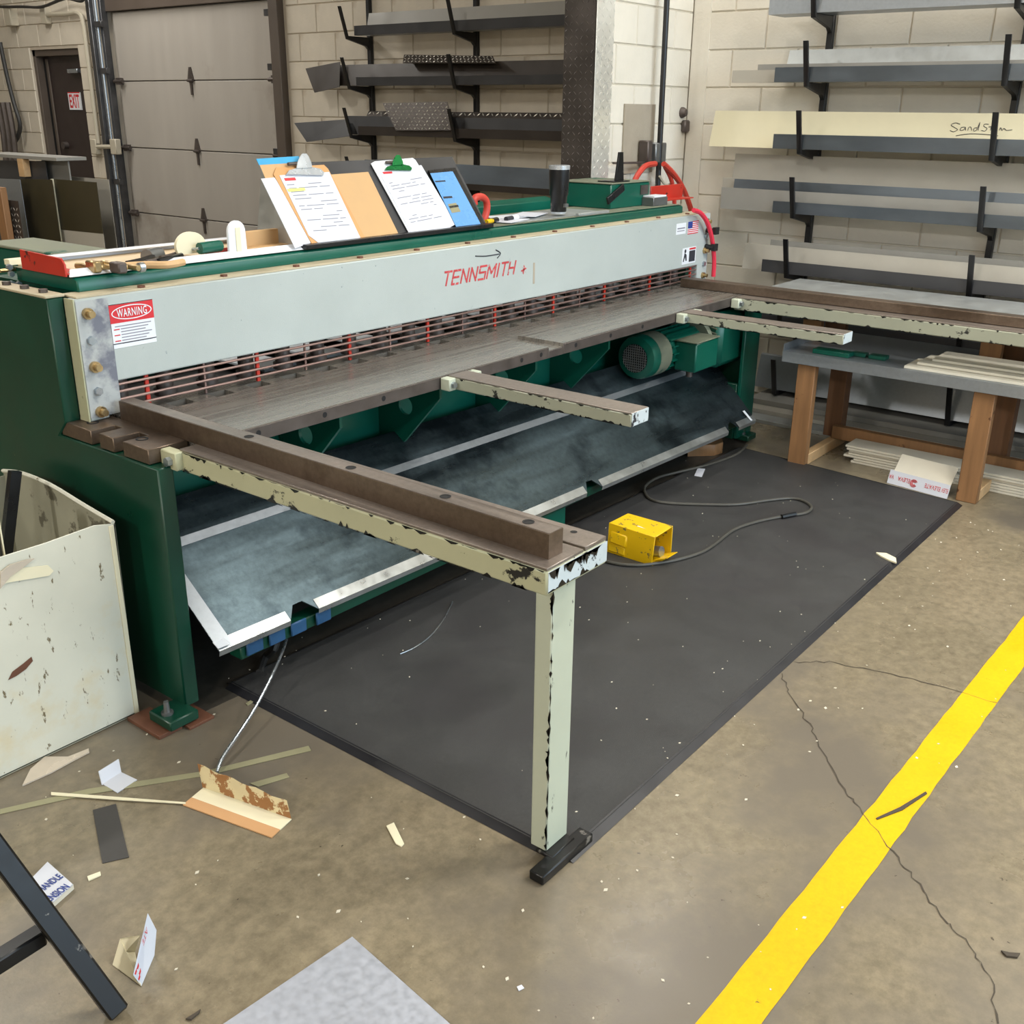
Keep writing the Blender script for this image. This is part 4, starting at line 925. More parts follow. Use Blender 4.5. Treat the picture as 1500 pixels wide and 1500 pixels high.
leaf('board', 'board', [(400, 256), (404, 246), (474, 242), (480, 248), (536, 352), (458, 361)], .006, cb, .003)
leaf('sheet', 'paper', [(409, 257), (482, 252), (529, 351), (468, 357), (452, 345)], .0095, cb, .001)
def clip(parent, cx, cy, s, m, off):
    def P_(u, v, h=0): return on_stand(cx+u*s, cy+v*s, off+h)
    B().prism([P_(-26, 4), P_(-22, -2), P_(-8, -6), P_(8, -7), P_(22, -4), P_(27, 1), P_(26, 5)], NST*.008).build('clip_plate', m, parent, .001)
    B().prism([P_(-11, -5, .006), P_(-10, -13, .010), P_(-6, -22, .013), P_(-3, -26, .014), P_(3, -26, .014), P_(6, -22, .013), P_(10, -13, .010), P_(11, -6, .006)], NST*.005).build('clip_lever', m, parent, .001)
    B().cyl(P_(-22, -12, .008), P_(-8, -13, .008), .006, n=8).build('clip_spring', 'steel_edge', parent)
clip(cb, 445, 253, 1.05, 'chrome', .011)
def printlines(parent, A, Bp, Cp, Dp, n, off, seed, m='ink'):
    """short print lines inside a sheet given by its four corner pixels"""
    r = random.Random(seed); b = B()
    L = lambda s_, t_: ((A[0]*(1-s_)+Bp[0]*s_)*(1-t_)+(Dp[0]*(1-s_)+Cp[0]*s_)*t_, (A[1]*(1-s_)+Bp[1]*s_)*(1-t_)+(Dp[1]*(1-s_)+Cp[1]*s_)*t_)
    for k in range(n):
        t_ = .1+.82*k/n; s0 = .06
        while s0 < .88:
            s1 = min(.94, s0+r.uniform(.08, .4))
            if r.random() < .6:
                b.prism([on_stand(*L(s0, t_), off), on_stand(*L(s1, t_), off), on_stand(*L(s1, t_+.011), off), on_stand(*L(s0, t_+.011), off)], NST*.0003)
            s0 = s1+.05
    return b.build('print_line', m, parent)
printlines(cb, (411, 262), (480, 257), (524, 346), (462, 350), 14, .0108, 3)
B().prism([on_stand(u, v, .0108) for u, v in ((416, 261), (432, 260), (434, 264), (418, 265))], NST*.0004).build('red_heading', 'inkred', cb)
B().prism([on_stand(u, v, .0108) for u, v in ((420, 277), (446, 275), (448, 279), (423, 281))], NST*.0004).build('yellow_highlight', 'inkyel', cb)
tg(leaf('envelope', 'kraft', [(484, 256), (539, 252), (584, 344), (530, 351)], .004), 'plain tan envelope between the two clipboards', 'envelope')
cb = thing('clipboard', on_stand(630, 335), 'white clipboard with green clip and printed sheet', 'clipboard')
leaf('board', 'white', [(543, 240), (548, 237), (604, 232), (608, 235), (666, 330), (600, 344)], .006, cb, .003)
leaf('sheet', 'paper', [(555, 252), (617, 242), (668, 328), (656, 335), (602, 342)], .0095, cb, .001)
clip(cb, 582, 247, .74, 'greenclip', .011)
printlines(cb, (560, 256), (614, 247), (658, 326), (604, 337), 15, .0108, 5)
B().prism([on_stand(u, v, .0108) for u, v in ((560, 252), (574, 251), (575, 254), (562, 255))], NST*.0004).build('red_heading', 'inkred', cb)
tbm = thing('tablet', on_stand(690, 330), 'tablet with a blue screen page at the end of the copy stand', 'tablet')
leaf('case', 'plastic', [(626, 251), (665, 247), (709, 330), (667, 335)], .004, tbm, .008)
leaf('screen', 'screen', [(630, 254), (663, 251), (704, 328), (668, 332)], .0125, tbm, .0005)
for (px, m) in (([(637, 265), (652, 264), (653, 266), (638, 267)], 'inkd'), ([(649, 288), (662, 287), (663, 290), (650, 291)], 'inkd'), ([(656, 299), (668, 297), (675, 310), (662, 312)], 'strip'), ([(657, 302), (671, 300), (672, 303), (659, 305)], 'inkd')):
    leaf('screen_mark', m, px, .0134, tbm, .0002)
# handle, pens, papers, tumbler
q0, q1 = at_z(697, 322, BT), at_z(708, 326, BT)
P = [Vector((q0.x+.02, q0.y+.10, BT)), Vector((q0.x+.02, q0.y+.10, BT+.07)), Vector((q0.x+.035, q0.y+.085, BT+.10)), Vector((q0.x+.055, q0.y+.05, BT+.10)), Vector((q0.x+.06, q0.y+.03, BT+.07)), Vector((q0.x+.06, q0.y+.03, BT+.0))]
tag(B().tube([at_y(695, 300, 2.93), at_y(695, 291, 2.93), at_y(704, 288, 2.93), at_y(712, 294, 2.93), at_y(713, 308, 2.93), at_y(708, 326, 2.93)], .015, 10, 5).build('suction_handle', 'redpl'), 'curved red handle standing behind the tablet', 'handle')
def marker(u0, v0, u1, v1, mb_, mc_, label):
    a = at_z(u0, v0, BT+.012); b_ = at_z(u1, v1, BT+.012); r = thing('marker_pen', a, label, 'pen')
    B().cyl(a, a.lerp(b_, .55), .010, n=10).build('barrel', mb_, r); B().cyl(a.lerp(b_, .55), b_, .0115, n=10).build('cap', mc_, r)
marker(712, 325, 728, 322, 'yellow_tool', 'plastic', 'yellow marker with black cap beside the red handle')
marker(741, 321, 757, 318, 'inkd', 'white', 'black and white marker on the shear right of the yellow one')
tag(B().box(4.03, 2.78, BT+.0005, 4.28, 2.80, BT+.012).box(3.55, 2.80, BT+.0005, 4.30, 3.05, BT+.003).build('sheet_offcut', 'galv_lt', None, .001), 'flat pale sheet offcut under the tumbler on the shear', 'metal sheet')
pp = [(3.62, 2.87, .25), (3.72, 2.95, -.2), (3.85, 2.93, .35)]
for i, (x, y, a) in enumerate(pp):
    c_, s_ = math.cos(a), math.sin(a); pts = [(x+u*c_-v*s_, y+u*s_+v*c_, BT+.004+.003*i) for u, v in ((-.1, -.06), (.1, -.06), (.1, .06), (-.1, .06))]
    tag(B().prism(pts, (0, 0, .002)).build('paper_slip', 'paper'), ['creased white paper nearest the red handle', 'white paper slip lying under another behind the tumbler', 'white paper slip closest to the tumbler'][i], 'paper')
q = Vector((3.965, 2.85, BT+.0125)) ; tm = thing('tumbler', q, 'black insulated tumbler with steel rim on the shear', 'tumbler')
q.z = BT+.0125
B().lathe([(.0001, .006), (.033, .006), (.036, .01), (.038, .075), (.043, .085), (.047, .19)], q, n=24).build('body', 'plastic', tm)
B().lathe([(.032, 0), (.034, .001), (.0345, .009), (.033, .011)], q, n=24).build('base_band', 'chrome', tm)
B().lathe([(.0473, .19), (.048, .206), (.045, .208), (.0001, .205)], q, n=24).build('rim', 'chrome', tm)
B().box(q.x-.012, q.y-.0465, q.z+.03, q.x+.012, q.y-.033, q.z+.045).build('badge', 'foot', tm)
# black holder on the control box, red tray, staple boxes
kb = thing('steel_holder', (4.54, 2.97, 1.315), 'black upright steel holder on the green control box', 'holder')
B().box(4.50, 2.90, 1.3152, 4.64, 3.0, 1.321).build('base_plate', 'blackmet', kb, .001); B().prism([(4.54, 2.92, 1.321), (4.615, 2.92, 1.321), (4.60, 2.92, 1.455), (4.565, 2.92, 1.455)], (0, .01, 0)).build('blade', 'blackmet', kb, .001)
q = at_y(953, 300, 3.0); q2 = at_y(999, 300, 3.0); rt = thing('red_tray', (q.x, 3.0, BT), 'small red steel tray at the far end of the shear', 'tray')
B().box(q.x, 2.93, BT+.0005, q2.x, 3.0, BT+.006).build('base', 'red', rt); B().box(q.x, 3.0, BT+.0005, q2.x, 3.008, BT+.075).build('back', 'red', rt, .002)
bxs = thing('staple_box', (4.8, 2.84, BT), 'two small silver and white boxes in front of the red tray', 'box')
B().box(4.73, 2.81, BT+.0005, 4.87, 2.88, BT+.042).build('box_body', 'foot', bxs, .002); B().box(4.74, 2.812, BT+.042, 4.86, 2.88, BT+.05).build('box_lid', 'white', bxs, .001)
P = [at_y(x, y, 2.66) for x, y in ((1016, 308), (1026, 312), (1036, 326), (1043, 350), (1046, 380), (1045, 405))]
tag(B().tube(P, .012, 8, 5).build('air_hose', 'pink'), 'bright pinkish red hose hanging over the far end of the shear', 'hose')

# ------------------------------------------------------------------ mat, pedal, cords
mc_ = [(1.642, 1.112), (4.70, 1.118), (4.82, 2.26), (1.642, 2.36)]
mt = thing('floor_mat', (3.2, 1.7, 0), 'big black rubber mat on the concrete in front of the shear', 'mat')
B().prism([(x, y, .0015) for x, y in mc_], (0, 0, .0105)).build('mat_surface', 'mat', mt)
ed = B()
cen = Vector((3.2, 1.7, 0))
for i in range(4):
    a = Vector((*mc_[i], 0)); b_ = Vector((*mc_[(i+1) % 4], 0)); d = (b_-a).normalized(); nrm = Vector((d.y, -d.x, 0))
    ed.prism([a-d*.02, a-d*.02+nrm*.02+Vector((0, 0, .0)), a-d*.004+Vector((0, 0, .0125)), a+Vector((0, 0, .0125))][:0] or [a+Vector((0, 0, .001)), a+nrm*.022+Vector((0, 0, .001)), a-nrm*.006+Vector((0, 0, .0135)), ], b_-a)
ed.build('mat_border', 'mat_edge', mt)
MZ = .0125
pd = thing('foot_pedal', (3.3, 1.94, MZ), 'yellow guarded foot pedal lying on the black mat', 'pedal')
pa = [at_z(889, 808, MZ), at_z(956, 829, MZ)]
u = (pa[1]-pa[0]).normalized(); n_ = Vector((-u.y, u.x, 0)); n_ = n_ if n_.x > 0 else -n_; A0 = pa[0]; LN = (pa[1]-pa[0]).length; DP = .12; HT = .125
def pp_(s_, t_, h): return A0+u*(s_*LN)+n_*(t_*DP)+Vector((0, 0, h))
b = B(); T_ = .004
b.prism([pp_(0, 0, 0), pp_(.97, 0, 0), pp_(1.0, .04, HT*.92), pp_(.0, .04, HT*.95)], n_*T_)
b.build('guard_front', 'yellow_tool', pd, .001)
B().prism([pp_(0, .04, HT*.94), pp_(1.0, .04, HT*.91), pp_(1.04, 1, HT*1.02), pp_(.06, 1, HT*1.02)], (0, 0, T_)).build('guard_top', 'yellow_tool', pd, .001)
B().prism([pp_(.0, 0, 0), pp_(.0, .04, HT*.94), pp_(.06, 1, HT*1.0), pp_(.06, 1, 0)], u*T_).build('guard_side', 'yellow_tool', pd, .001)
B().prism([pp_(.04, 1, 0), pp_(1.04, 1, 0), pp_(1.04, 1, HT), pp_(.06, 1, HT)], -n_*T_).build('guard_back', 'yellow_tool', pd, .001)
B().prism([pp_(.0, 0, 0), pp_(1, 0, 0), pp_(1.02, 1, 0), pp_(.05, 1, 0)], (0, 0, .004)).build('base_plate', 'yellow_tool', pd)
B().prism([pp_(.95, .15, .012), pp_(1.22, .2, .035), pp_(1.22, .85, .035), pp_(.95, .9, .012)], (0, 0, .004)).build('treadle', 'yellow_tool', pd, .001)
B().cyl(pp_(.75, .5, .03), pp_(1.0, .5, .04), .022, n=10).build('spring', 'zinc', pd)
B().prism([pp_(.05, -.06, .045), pp_(.42, -.06, .04), pp_(.42, .0, .09), pp_(.05, .0, .095)], n_*.02).build('cable_cover', 'yellow_tool', pd, .006)
B().prism([pp_(.02, -.05, .006), pp_(.40, -.05, .004), pp_(.40, .0, .04), pp_(.02, .0, .044)], n_*.012).build('lower_rib', 'yellow_tool', pd, .006)
B().prism([pp_(.5, .35, HT*.955+T_), pp_(.8, .35, HT*.945+T_), pp_(.82, .6, HT*.97+T_), pp_(.52, .6, HT*.98+T_)], (0, 0, .0008)).build('worn_label', 'white', pd)
cordpx = [(1094, 652), (1078, 666), (1040, 680), (1000, 690), (965, 699), (946, 711), (945, 722), (955, 732), (980, 737), (1030, 739), (1080, 739), (1125, 733), (1160, 730), (1180, 735), (1189, 744), (1178, 752), (1150, 756), (1110, 764), (1075, 776), (1050, 795), (1030, 808), (1000, 818), (970, 824), (935, 828), (905, 826), (880, 820)]
cd = thing('pedal_cord', at_z(1150, 752, MZ), 'dark cable looping over the mat from the pedal to the shear', 'cable')
B().tube([at_z(x, y, MZ+.006) for x, y in cordpx], .0065, 8, 4).build('cable', 'greycable', cd)
B().cyl(at_z(1145, 757, MZ+.009), at_z(1165, 753, MZ+.009), .011, n=8).build('cord_coupler', 'plastic', cd)
tag(B().prism([at_z(x, y, MZ+.001) for x, y in ((1017, 697), (1022, 686), (1033, 687), (1028, 699))], (0, 0, .001)).build('paper_tag', 'paper'), 'small white paper tag on the mat by the looping cable', 'paper')
tag(B().tube([at_z(x, y, MZ+.003) for x, y in ((586, 958), (608, 948), (630, 932), (648, 910), (658, 892), (663, 881))], .0022, 6, 4).build('wire_offcut', 'zinc'), 'thin curved bright wire offcut on the black mat', 'wire')
rod = [Vector((p.x, p.y, z)) for p, z in ((at_z(423, 920, .12), .12), (at_z(416, 948, .10), .10), (at_z(398, 990, .07), .07), (at_z(372, 1040, .045), .045), (at_z(346, 1080, .03), .03), (at_z(326, 1110, .018), .018), (at_z(318, 1131, .008), .008))]
tag(B().tube(rod, .005, 8, 4).build('bent_rod', 'zinc'), 'bent bright metal rod running from under the chute to the floor', 'rod')
tag(B().tube([at_z(407, 930, .09), at_z(402, 950, .06), at_z(395, 970, .0)+Vector((0, .02, .012)), at_z(380, 985, .012)], .012, 8, 4).build('black_hose', 'rubber'), 'short black hose end under the chute by the mat corner', 'hose')

# ------------------------------------------------------------------ scrap bin at left
bn = thing('scrap_bin', (.9, 2.7, 0), 'scuffed cream painted scrap bin against the side of the shear', 'bin')
BX1, BX0, BY0, BY1, BZ = 1.385, .55, 2.44, 3.02, .60
pr = B().prism([(BX0, BY0, .004), (BX1-.008, BY0, .004), (BX1, BY0, BZ-.01), (BX1-.06, BY0, BZ+.003), (BX1-.2, BY0, BZ-.003), (BX0, BY0, BZ)], (0, .004, 0)); pr.build('front_panel', 'bin', bn, .001)
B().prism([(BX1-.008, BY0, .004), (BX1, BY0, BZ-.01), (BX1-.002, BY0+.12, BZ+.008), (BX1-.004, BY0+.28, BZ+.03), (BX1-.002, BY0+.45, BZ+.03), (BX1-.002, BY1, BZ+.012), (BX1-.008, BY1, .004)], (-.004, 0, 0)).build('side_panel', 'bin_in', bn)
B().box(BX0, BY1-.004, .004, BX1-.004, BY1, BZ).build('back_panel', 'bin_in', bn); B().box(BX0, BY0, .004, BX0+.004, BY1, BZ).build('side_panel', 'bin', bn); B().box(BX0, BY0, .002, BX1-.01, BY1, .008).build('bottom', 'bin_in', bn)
B().tube([(BX1-.004, BY0+.002, BZ-.005), (BX1-.006, BY0+.14, BZ+.012), (BX1-.007, BY0+.3, BZ+.033), (BX1-.006, BY0+.46, BZ+.033), (BX1-.006, BY1, BZ+.015)], .006, 6, 4).build('rolled_rim', 'bin', bn)
B().box(BX1-.02, BY0-.003, .004, BX1-.006, BY0+.001, BZ-.012).build('corner_seam', 'cream', bn, .001)
pt = [at_y(u_, v_, BY0-.002) for u_, v_ in ((-20, 862), (12, 853), (72, 843), (78, 836), (70, 828), (28, 832), (-20, 846))]
B().prism(pt, (0, -.002, 0)).build('torn_flap', 'cream', bn)
B().prism([at_y(u_, v_, BY0-.006) for u_, v_ in ((0, 862), (14, 845), (32, 832), (50, 818), (40, 819), (14, 827), (0, 838))], (0, -.003, 0)).build('torn_flap', 'film', bn)
B().prism([at_y(u_, v_, BY0-.001) for u_, v_ in ((12, 996), (18, 984), (34, 972), (46, 962), (48, 968), (38, 980), (24, 990))], (0, -.001, 0)).build('dent_mark', 'shim', bn)
tag(B().beam(at_y(3, 860, 2.75), at_y(22, 690, 2.75), .02, .03).build('steel_offcut', 'plastic'), 'narrow black offcut standing in the scrap bin', 'metal offcut')
tag(B().beam(at_y(-2, 855, 2.6), at_y(-18, 715, 2.6), .05, .004).build('steel_offcut', 'steel_edge'), 'wider grey offcut standing in the scrap bin at its left', 'metal offcut')
tag(B().beam(at_y(12, 850, 2.58), at_y(-6, 740, 2.58), .008, .004).build('steel_offcut', 'cream'), 'thin cream offcut standing in front of the black one in the bin', 'metal offcut')

# ------------------------------------------------------------------ floor litter
def flat(name, m, px, label, cat, t=.0015, z=.001):
    return tag(B().prism([at_z(x, y, z) for x, y in px], (0, 0, t)).build(name, m), label, cat)
flat('metal_sheet', 'galv_floor', [(516, 1373), (655, 1497), (700, 1540), (520, 1720), (300, 1640), (258, 1545), (330, 1499)], 'flat galvanized sheet on the concrete in the foreground', 'metal sheet', .002)
flat('grit_strip', 'darkpaper', [(136, 1187), (170, 1178), (189, 1256), (150, 1265)], 'dark rectangular strip stuck to the floor', 'strip')
flat('metal_strip', 'strip', [(0, 1186), (130, 1156), (300, 1130), (452, 1093), (456, 1100), (300, 1137), (130, 1164), (0, 1193)], 'long thin olive metal strip across the floor', 'metal strip', .0015, .001)
flat('metal_strip', 'cream', [(75, 1161), (170, 1168), (272, 1176), (272, 1178), (170, 1172), (75, 1165)], 'short thin pale strip beside the folded cream trim', 'metal strip', .002, .004)
flat('metal_strip', 'strip', [(366, 1148), (420, 1133), (424, 1139), (378, 1153)], 'short greenish strip behind the folded cream trim', 'metal strip', .0015, .001)
ft_ = thing('paper_scrap', at_z(170, 1140), 'small folded white card standing on the floor by the bin', 'card')
A = [at_z(150, 1149), at_z(178, 1132)]
B().prism([at_z(150, 1149, .001), at_z(172, 1162, .001), at_z(201, 1143, .001), at_z(178, 1132, .001)], (0, 0, .002)).build('flap', 'paper', ft_)
a = at_z(150, 1150, .001); b_ = at_z(178, 1132, .001); B().prism([a, b_, at_y(174, 1112, b_.y+.02), at_y(145, 1130, a.y+.02)], (-.001, .002, 0)).build('flap', 'paper', ft_)
# folded cream trim
an = thing('folded_trim', at_z(340, 1190), 'folded cream and tan trim piece with a torn upright flange on the floor', 'metal trim')
f0, f1, r0, r1 = at_z(268, 1180, .001), at_z(398, 1228, .001), at_z(427, 1201, .001), at_z(298, 1155, .001)
m0, m1 = f0.lerp(r1, .42), f1.lerp(r0, .42)
B().prism([f0, f1, m1, m0], (0, 0, .003)).build('tan_face', 'tanboard', an); B().prism([m0, m1, r0, r1], (0, 0, .003)).build('cream_face', 'cream', an)
up = Vector((0, .012, .062)); jag = []
for k in range(13): t_ = k/12; jag.append(r0.lerp(r1, t_)+up*(1-.10*math.sin(k*2.3)**2)+Vector((0, 0, .02*(t_-.5))))
B().prism([r1, r0]+jag, (0, .003, 0)).build('torn_flange', mat('torn_trim', (214, 200, 160), .6, wear=(150, 104, 60), wear_at=.52, wear_scale=20), an)
# logo card
lc = thing('printed_card', at_z(200, 1420), 'folded white card with red logo and letters near the black stand', 'card')
b0_, b1_ = at_z(165, 1414, .001), at_z(207, 1445, .001)
c0_, c1_ = at_z(207, 1446, .001), at_y(214, 1340, at_z(207, 1446, .001).y+.07)
q = at_z(207, 1445, .001); e1 = at_z(226, 1400, .001)
y_t = e1.y
P = [q, e1, at_x(229, 1364, e1.x), at_x(216, 1339, q.lerp(e1, .95).x), at_x(195, 1428, q.x)]
B().prism([b0_, b1_, at_z(198, 1395, .001), at_x(205, 1371, at_z(198, 1395).x-.0), at_x(176, 1376, at_z(172, 1392).x)], (0, 0, .002)).build('cream_flap', 'cream', lc)
wf_ = B().prism(P, (.002, .002, 0)).build('white_flap', 'paper', lc)
d_ = (P[2]-P[1]+P[3]-P[4]); n = (P[1]-P[0]).cross(P[3]-P[0]).normalized(); n = n if n.dot(Vector((-1, -1, .3))) > 0 else -n
tx = [on for on in ()]
def onflap(u_, v_, off=.0015):
    dd = _ray(u_, v_); o_ = np.array([0, 0, H]); nn = np.array(n); p = np.array(P[0])+nn*off; t_ = np.dot(p-o_, nn)/np.dot(dd, nn); return Vector(o_+t_*dd)
pA, pB = onflap(213, 1379), onflap(221, 1352); X_ = (onflap(224, 1355)-onflap(216, 1382)); Y_ = n.cross(X_)
X_ = -X_; Y_ = n.cross(X_)
text('ATE', 'lettering', 'inkred', lc, onflap(214, 1357), X_, Y_, .016, (onflap(221, 1356)-onflap(215, 1380)).length, off=.001)
for (u_, v_) in ((202, 1416), (205, 1424), (199, 1424), (204, 1432)):
    c = onflap(u_, v_, .0018); a = X_.normalized()*.006; e = Y_.normalized()*.004
    B().prism([c-a-e, c+a-e, c+a*.6+e, c-a*.6+e], n*.0004).build('logo_mark', 'inkred', lc)
# blue lettered scrap
hs = thing('lettered_scrap', at_z(75, 1300), 'white card scrap with blue capital letters beside the black stand', 'card')
hp = [at_z(40, 1302, .001), at_z(71, 1270, .001), at_z(108, 1303, .001), at_z(79, 1329, .001)]
B().prism([p+Vector((0, 0, .012)) for p in hp], (0, 0, .003)).build('face', 'paper', hs)
B().prism([hp[3]+Vector((0, 0, .0)), hp[2], hp[2]+Vector((0, 0, .013)), hp[3]+Vector((0, 0, .013))], (.002, .002, 0)).build('fold', 'offwhite', hs)
B().prism([hp[0], hp[3], hp[3]+Vector((0, 0, .013)), hp[0]+Vector((0, 0, .013))], (.002, .002, 0)).build('fold', 'offwhite', hs)
zc = .0165
o1 = at_z(60, 1310, zc); X_ = at_z(89, 1280, zc)-at_z(54, 1305, zc); Y_ = Vector((0, 0, 1)).cross(X_)
text('HANDLE', 'lettering', 'inkblue', hs, at_z(62, 1307, zc), X_, Y_, .021, (at_z(89, 1284, zc)-at_z(59, 1307, zc)).length, off=.0008, bold=.02)
text('ENSION', 'lettering', 'inkblue', hs, at_z(74, 1321, zc), X_, Y_, .021, (at_z(102, 1299, zc)-at_z(74, 1321, zc)).length, off=.0008, bold=.02)
flat('cardboard_chip', 'cream', [(566, 1211), (577, 1206), (592, 1237), (588, 1241), (580, 1237)], 'cream chip lying alone on open concrete left of the post', 'scrap', .003)
flat('cardboard_chip', 'cream', [(128, 1285), (147, 1278), (148, 1283), (130, 1291)], 'tiny cream chip below the dark floor strip', 'scrap', .003)
flat('cardboard_chip', 'paper', [(757, 1446), (764, 1443), (768, 1448), (760, 1452)], 'tiny white square right of the galvanized floor sheet', 'scrap')
flat('plastic_film', 'film', [(33, 1152), (45, 1128), (66, 1110), (100, 1110), (130, 1098), (131, 1103), (108, 1115), (75, 1133)], 'crumpled clear film on the floor at the foot of the bin', 'film', .004)
flat('dark_chip', 'crack', [(272, 1494), (284, 1487), (294, 1480), (292, 1485), (280, 1495)], 'small dark curl of debris left of the galvanized floor sheet', 'scrap', .004)
flat('dark_chip', 'crack', [(1466, 1394), (1478, 1397), (1494, 1398), (1490, 1404), (1474, 1402)], 'small dark debris curl right of the yellow line', 'scrap', .004)
flat('metal_sliver', 'crack', [(1283, 1199), (1318, 1183), (1356, 1160), (1358, 1163), (1322, 1187), (1285, 1201)], 'thin dark sliver lying across the yellow line', 'scrap', .002, .002)
flat('paper_curl', 'cream', [(1283, 811), (1298, 812), (1312, 819), (1313, 826), (1302, 822), (1290, 816)], 'small curled paper scrap on the mat edge', 'scrap', .006, .013)
flat('green_chip', 'strip', [(360, 1031), (371, 1024), (374, 1027), (363, 1034)], 'tiny pale green chip by the mat corner', 'scrap', .002)
dg = B()
for k in range(230):
    x = random.uniform(.7, 4.6); y = random.uniform(.5, 2.45); r_ = random.uniform(.0015, .005); a = random.uniform(0, 6.28)
    z = .0125 if (1.65 < x < 4.7 and y > 1.12) else .0005
    if z > .01: r_ *= .6
    dg.prism([(x+r_*math.cos(a+q_)*(1.5 if i % 2 else .7), y+r_*math.sin(a+q_), z) for i, q_ in enumerate((0, 1.6, 3.1, 4.7))], (0, 0, .0015))
dg.build('debris', 'speck', None, kind='stuff'); tag(bpy.data.objects['debris'], 'pale crumbs of scrap strewn over the concrete and mat', 'debris')

# black steel stand at lower left
st = thing('steel_stand', (.6, 1.7, 0), 'black square tube stand leaning at the edge of the floor sheet', 'stand')
f_ = Vector((.732, 1.524, 0)); tdir = (Vector((.655, 1.66, .3))-f_)
B().beam(f_+Vector((0, 0, .012)), f_+tdir*3.2, .04, .04, (0, 1, .2)).build('leg', 'blackmet', st, .004)
B().beam(at_z(62, 1368, .17), at_z(-60, 1445, .17), .035, .035).build('crossbar', 'blackmet', st, .004)
g_ = at_z(-110, 1472, .17); B().beam(Vector((g_.x-.03, g_.y-.05, .0)), Vector((g_.x+.0, g_.y+.1, .95)), .04, .04, (0, 1, .2)).build('leg', 'blackmet', st, .004)

# ------------------------------------------------------------------ bench under the gauge arm
bn = thing('work_bench', (5.1, 1.0, 0), 'lumber legged work bench with galvanized shelf below the white wall racks', 'bench')
B().box(4.98, -.6, .765, 5.60, 2.36, .785).build('bench_top', 'galv_lt', bn, .002)
sh = B().box(4.735, -.6, .556, 5.40, 2.04, .566).box(4.732, -.6, .514, 4.738, 2.04, .566).build('shelf', 'galv', bn, .001)
B().box(4.74, 2.036, .516, 5.40, 2.041, .60).build('shelf_end', 'galv', bn)
for y, m1 in ((1.92, 'wood'), (1.10, 'wood'), (-.35, 'wood')):
    B().box(4.755, y-.045, .0, 4.80, y+.045, .556).build('leg', 'wood', bn, .003)
    B().box(5.19, y-.045, .05, 5.27, y+.045, .556).build('leg', 'wood_dk', bn, .003)
    B().box(4.80, y-.044, .0, 5.30, y+.0, .055).build('foot_runner', 'wood_lt', bn, .003)
for (ua, ub, vv) in ((1177, 1204, 465), (1436, 1469, 505)):
    a = at_x(ua, vv, 5.08); b_ = at_x(ub, vv, 5.08); B().box(5.08, b_.y, .566, 5.12, a.y, .765).build('shelf_post', 'wood', bn, .003)
    a = at_x(ua+32, vv+4, 5.2); b_ = at_x(ub+36, vv+4, 5.2); B().box(5.2, b_.y, .566, 5.24, a.y, .765).build('shelf_post', 'wood_dk', bn, .003)
B().box(5.14, -.4, .056, 5.18, 1.90, .125).build('long_rail', 'wood', bn, .003)
for i, (u0, v0, u1, v1, h_) in enumerate([(1193, 512, 1243, 521, .022), (1247, 517, 1268, 520, .018), (1272, 521, 1298, 524, .018)]):
    a = at_z(u0, v0, .58); b_ = at_z(u1, v1, .58)
    tag(B().box(min(a.x, b_.x), b_.y, .5665, max(a.x, b_.x)+.045, a.y, .5665+h_).build('green_offcut', 'green', None, .002), ['longest green painted offcut on the bench shelf', 'middle green offcut on the bench shelf', 'short green offcut nearest the white trims on the bench shelf'][i], 'metal offcut')
for i, (ya, xa, xb) in enumerate([(1.46, 4.752, 4.95), (1.44, 4.80, 5.0), (1.41, 4.85, 5.06)]):
    tag(B().box(xa, -.5, .5665+.014*i, xb, ya-.02*i, .5665+.014*i+.012).build('white_trim', 'offwhite', None, .001), ['lowest off-white trim of the pile on the bench shelf', 'middle off-white trim of the pile on the bench shelf', 'topmost off-white trim of the pile on the bench shelf'][i], 'metal trim')
for i in range(7):
    dx = random.uniform(-.01, .01)
    tag(B().box(4.985+dx if i else 4.98, .9, .0005+.0125*i, 5.125+dx, 1.74+random.uniform(-.03, .04), .0005+.0125*i+.0105).build('trim_board', 'offwhite', None, .001), 'off-white flat trim length in the low stack under the bench', 'metal trim', 'off-white trims stacked under the bench')
# upside down printed board
el = thing('printed_board', at_z(1345, 715), 'white folded board with upside down red print leaning by the bench leg', 'board')
e0, e1 = at_z(1299, 707, .001), at_z(1387, 731, .001)
h0, h1 = at_y(1304, 690, e0.y+.015), at_y(1393, 712, e1.y+.015)
hh = Vector((.03, .0, .058)); g0, g1 = e0+hh, e1+hh
B().prism([e0, e1, g1, g0], (.003, .0, .001)).build('print_face', 'paper', el)
k0, k1 = g0.lerp(g1, .06), g0.lerp(g1, 1.0); hk = Vector((.085, .0, .062))
B().prism([k0, k1, k1+hk, k0+hk], (.002, 0, -.002)).build('upper_face', 'offwhite', el)
X_ = (e1-e0).normalized(); Zu = hh.normalized(); n = X_.cross(Zu); n = n if n.x < 0 else -n
LNe = (e1-e0).length
def tb_(s_, w_, h_, txt, nm='lettering'):
    # upside down: writing runs from e1 to e0, letters hang downwards
    o_ = e0+X_*(LNe*s_)+Zu*.044+n*.001
    return text(txt, nm, 'inkred', el, o_, -X_, -Zu, h_, LNe*w_, off=.0012)
tb_(.985, .10, .02, 'ELEV'); tb_(.86, .25, .02, 'ELEVATE'); tb_(.36, .20, .02, 'ELEVA'); tb_(.09, .08, .02, 'VA')
c = e0+X_*(LNe*.43)+Zu*.03+n*.0022
lb = B()
for k in range(3):
    r_ = .017-.005*k; a0_ = .5
    pts = [c+(X_*math.cos(a)+Zu*math.sin(a))*r_ for a in [a0_+t_*(5.2-.0)/14 for t_ in range(15)]]
    lb.tube(pts, .0016, 5, 0)
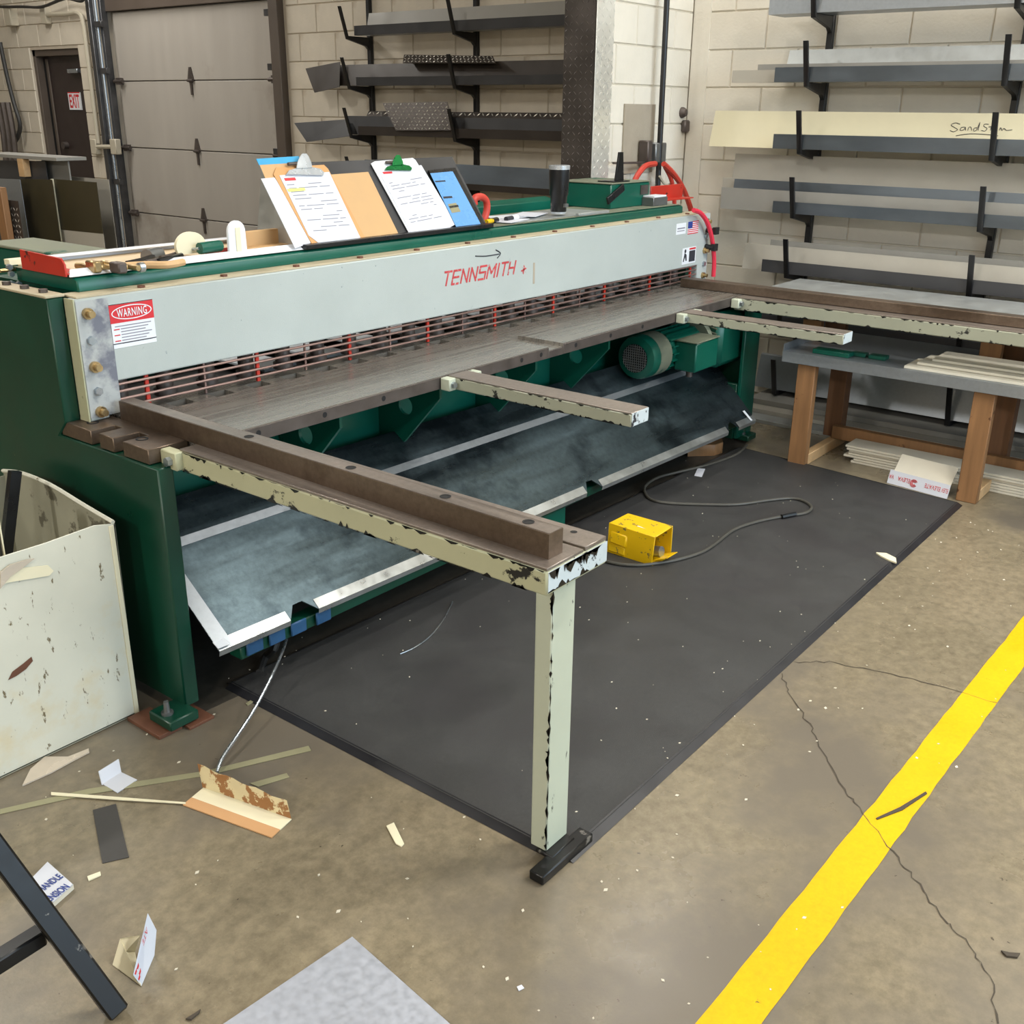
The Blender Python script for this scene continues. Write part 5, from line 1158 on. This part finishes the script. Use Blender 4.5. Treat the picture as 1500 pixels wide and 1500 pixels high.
lb.build('logo_mark', 'inkred', el)
# wood block under the far end of the shear
tag(B().prism([at_z(1046, 668, 0), at_z(1058, 664, 0), at_z(1058, 664, 0)+Vector((.12, .08, 0)), at_z(1046, 668, 0)+Vector((-.1, .1, 0))], (0, 0, .06)).build('wood_block', 'wood', None, .002), 'wooden block lying under the far end of the chute', 'wood block')

# ------------------------------------------------------------------ sheet rack behind the shear at left
def vsheet(name, m, X, px, label, cat='metal sheet', t=.003, zb=.0):
    """sheet standing on edge: top edge from two pixels on the plane x=X, down to the floor"""
    a = at_x(*px[0], X); b_ = at_x(*px[1], X)
    return tag(B().prism([(X, a.y, a.z), (X, b_.y, b_.z), (X, b_.y, zb), (X, a.y, zb)], (t, 0, 0)).build(name, m), label, cat)
vsheet('metal_sheet', 'taupe', 3.70, [(72, 256), (159, 263)], 'big taupe sheet standing behind the shear nearest the garage door')
vsheet('metal_sheet', 'grey_trim', 3.60, [(60, 232), (99, 236)], 'grey sheet end standing behind the dark olive sheets', t=.01)
s_ = vsheet('metal_sheet', 'charcoal', 3.55, [(-30, 234), (66, 236)], 'dark sheet with a timber spacer standing behind the shear')
vsheet('metal_sheet', 'olive_sheet', 3.48, [(30, 262), (76, 263)], 'dark olive sheet standing left of another with a pale edge')
a = at_x(77, 262, 3.52); b_ = at_x(141, 267, 3.52); c = at_x(147, 342, 3.52)
ol = thing('metal_sheet', (3.52, a.y, 0), 'dark olive sheet with pale edge standing before the taupe sheet', 'metal sheet')
B().prism([(3.52, a.y, a.z), (3.52, b_.y, b_.z), (3.52, b_.y, c.z), (3.52, a.y, c.z-.01)], (.003, 0, 0)).build('face', 'olive_sheet', ol)
B().box(3.505, a.y-.012, .0, 3.52, a.y+.0, a.z).build('pale_edge', 'cream', ol); B().box(3.521, b_.y-.0, 0, 3.524, a.y, c.z).build('lower_face', 'taupe', ol)
vsheet('metal_sheet', 'galv', 3.40, [(-12, 261), (29, 263)], 'shiny galvanized sheet standing at the left edge behind the shear')
a = at_x(4, 292, 3.33); b_ = at_x(26, 294, 3.33)
dpz = thing('diamond_plate', (3.33, a.y, 0), 'small diamond plate sheet standing beside the timber at left', 'diamond plate')
B().box(3.33, b_.y, 0, 3.334, a.y, a.z).build('sheet', 'tread', dpz); t = B(); treads(t, lambda u, v, h: Vector((3.33-h, u, v)), b_.y+.01, a.y-.01, .7, a.z-.02, .034, 'x'); t.build('tread', 'tread_lt', dpz, kind='stuff')
a = at_x(8, 325, 3.27); a2 = at_x(2, 275, 3.27); tag(B().box(3.27, a.y, 0, 3.31, a.y+.09, a2.z).build('timber_post', 'wood', None, .003), 'upright timber at the left edge behind the shear', 'timber')
a = at_x(31, 232, 3.53); b_ = at_x(43, 259, 3.53); tag(B().box(3.50, b_.y, b_.z, 3.545, a.y, a.z).build('timber_spacer', 'wood_lt', None, .002), 'pale timber spacer on the dark standing sheet', 'timber')
tag(B().box(3.50, at_x(82, 232, 3.5).y, at_x(82, 236, 3.5).z, 3.70, at_x(-30, 232, 3.5).y, at_x(82, 231, 3.5).z).build('top_board', 'grey_trim', None, .001), 'flat grey board across the tops of the standing sheets', 'board')
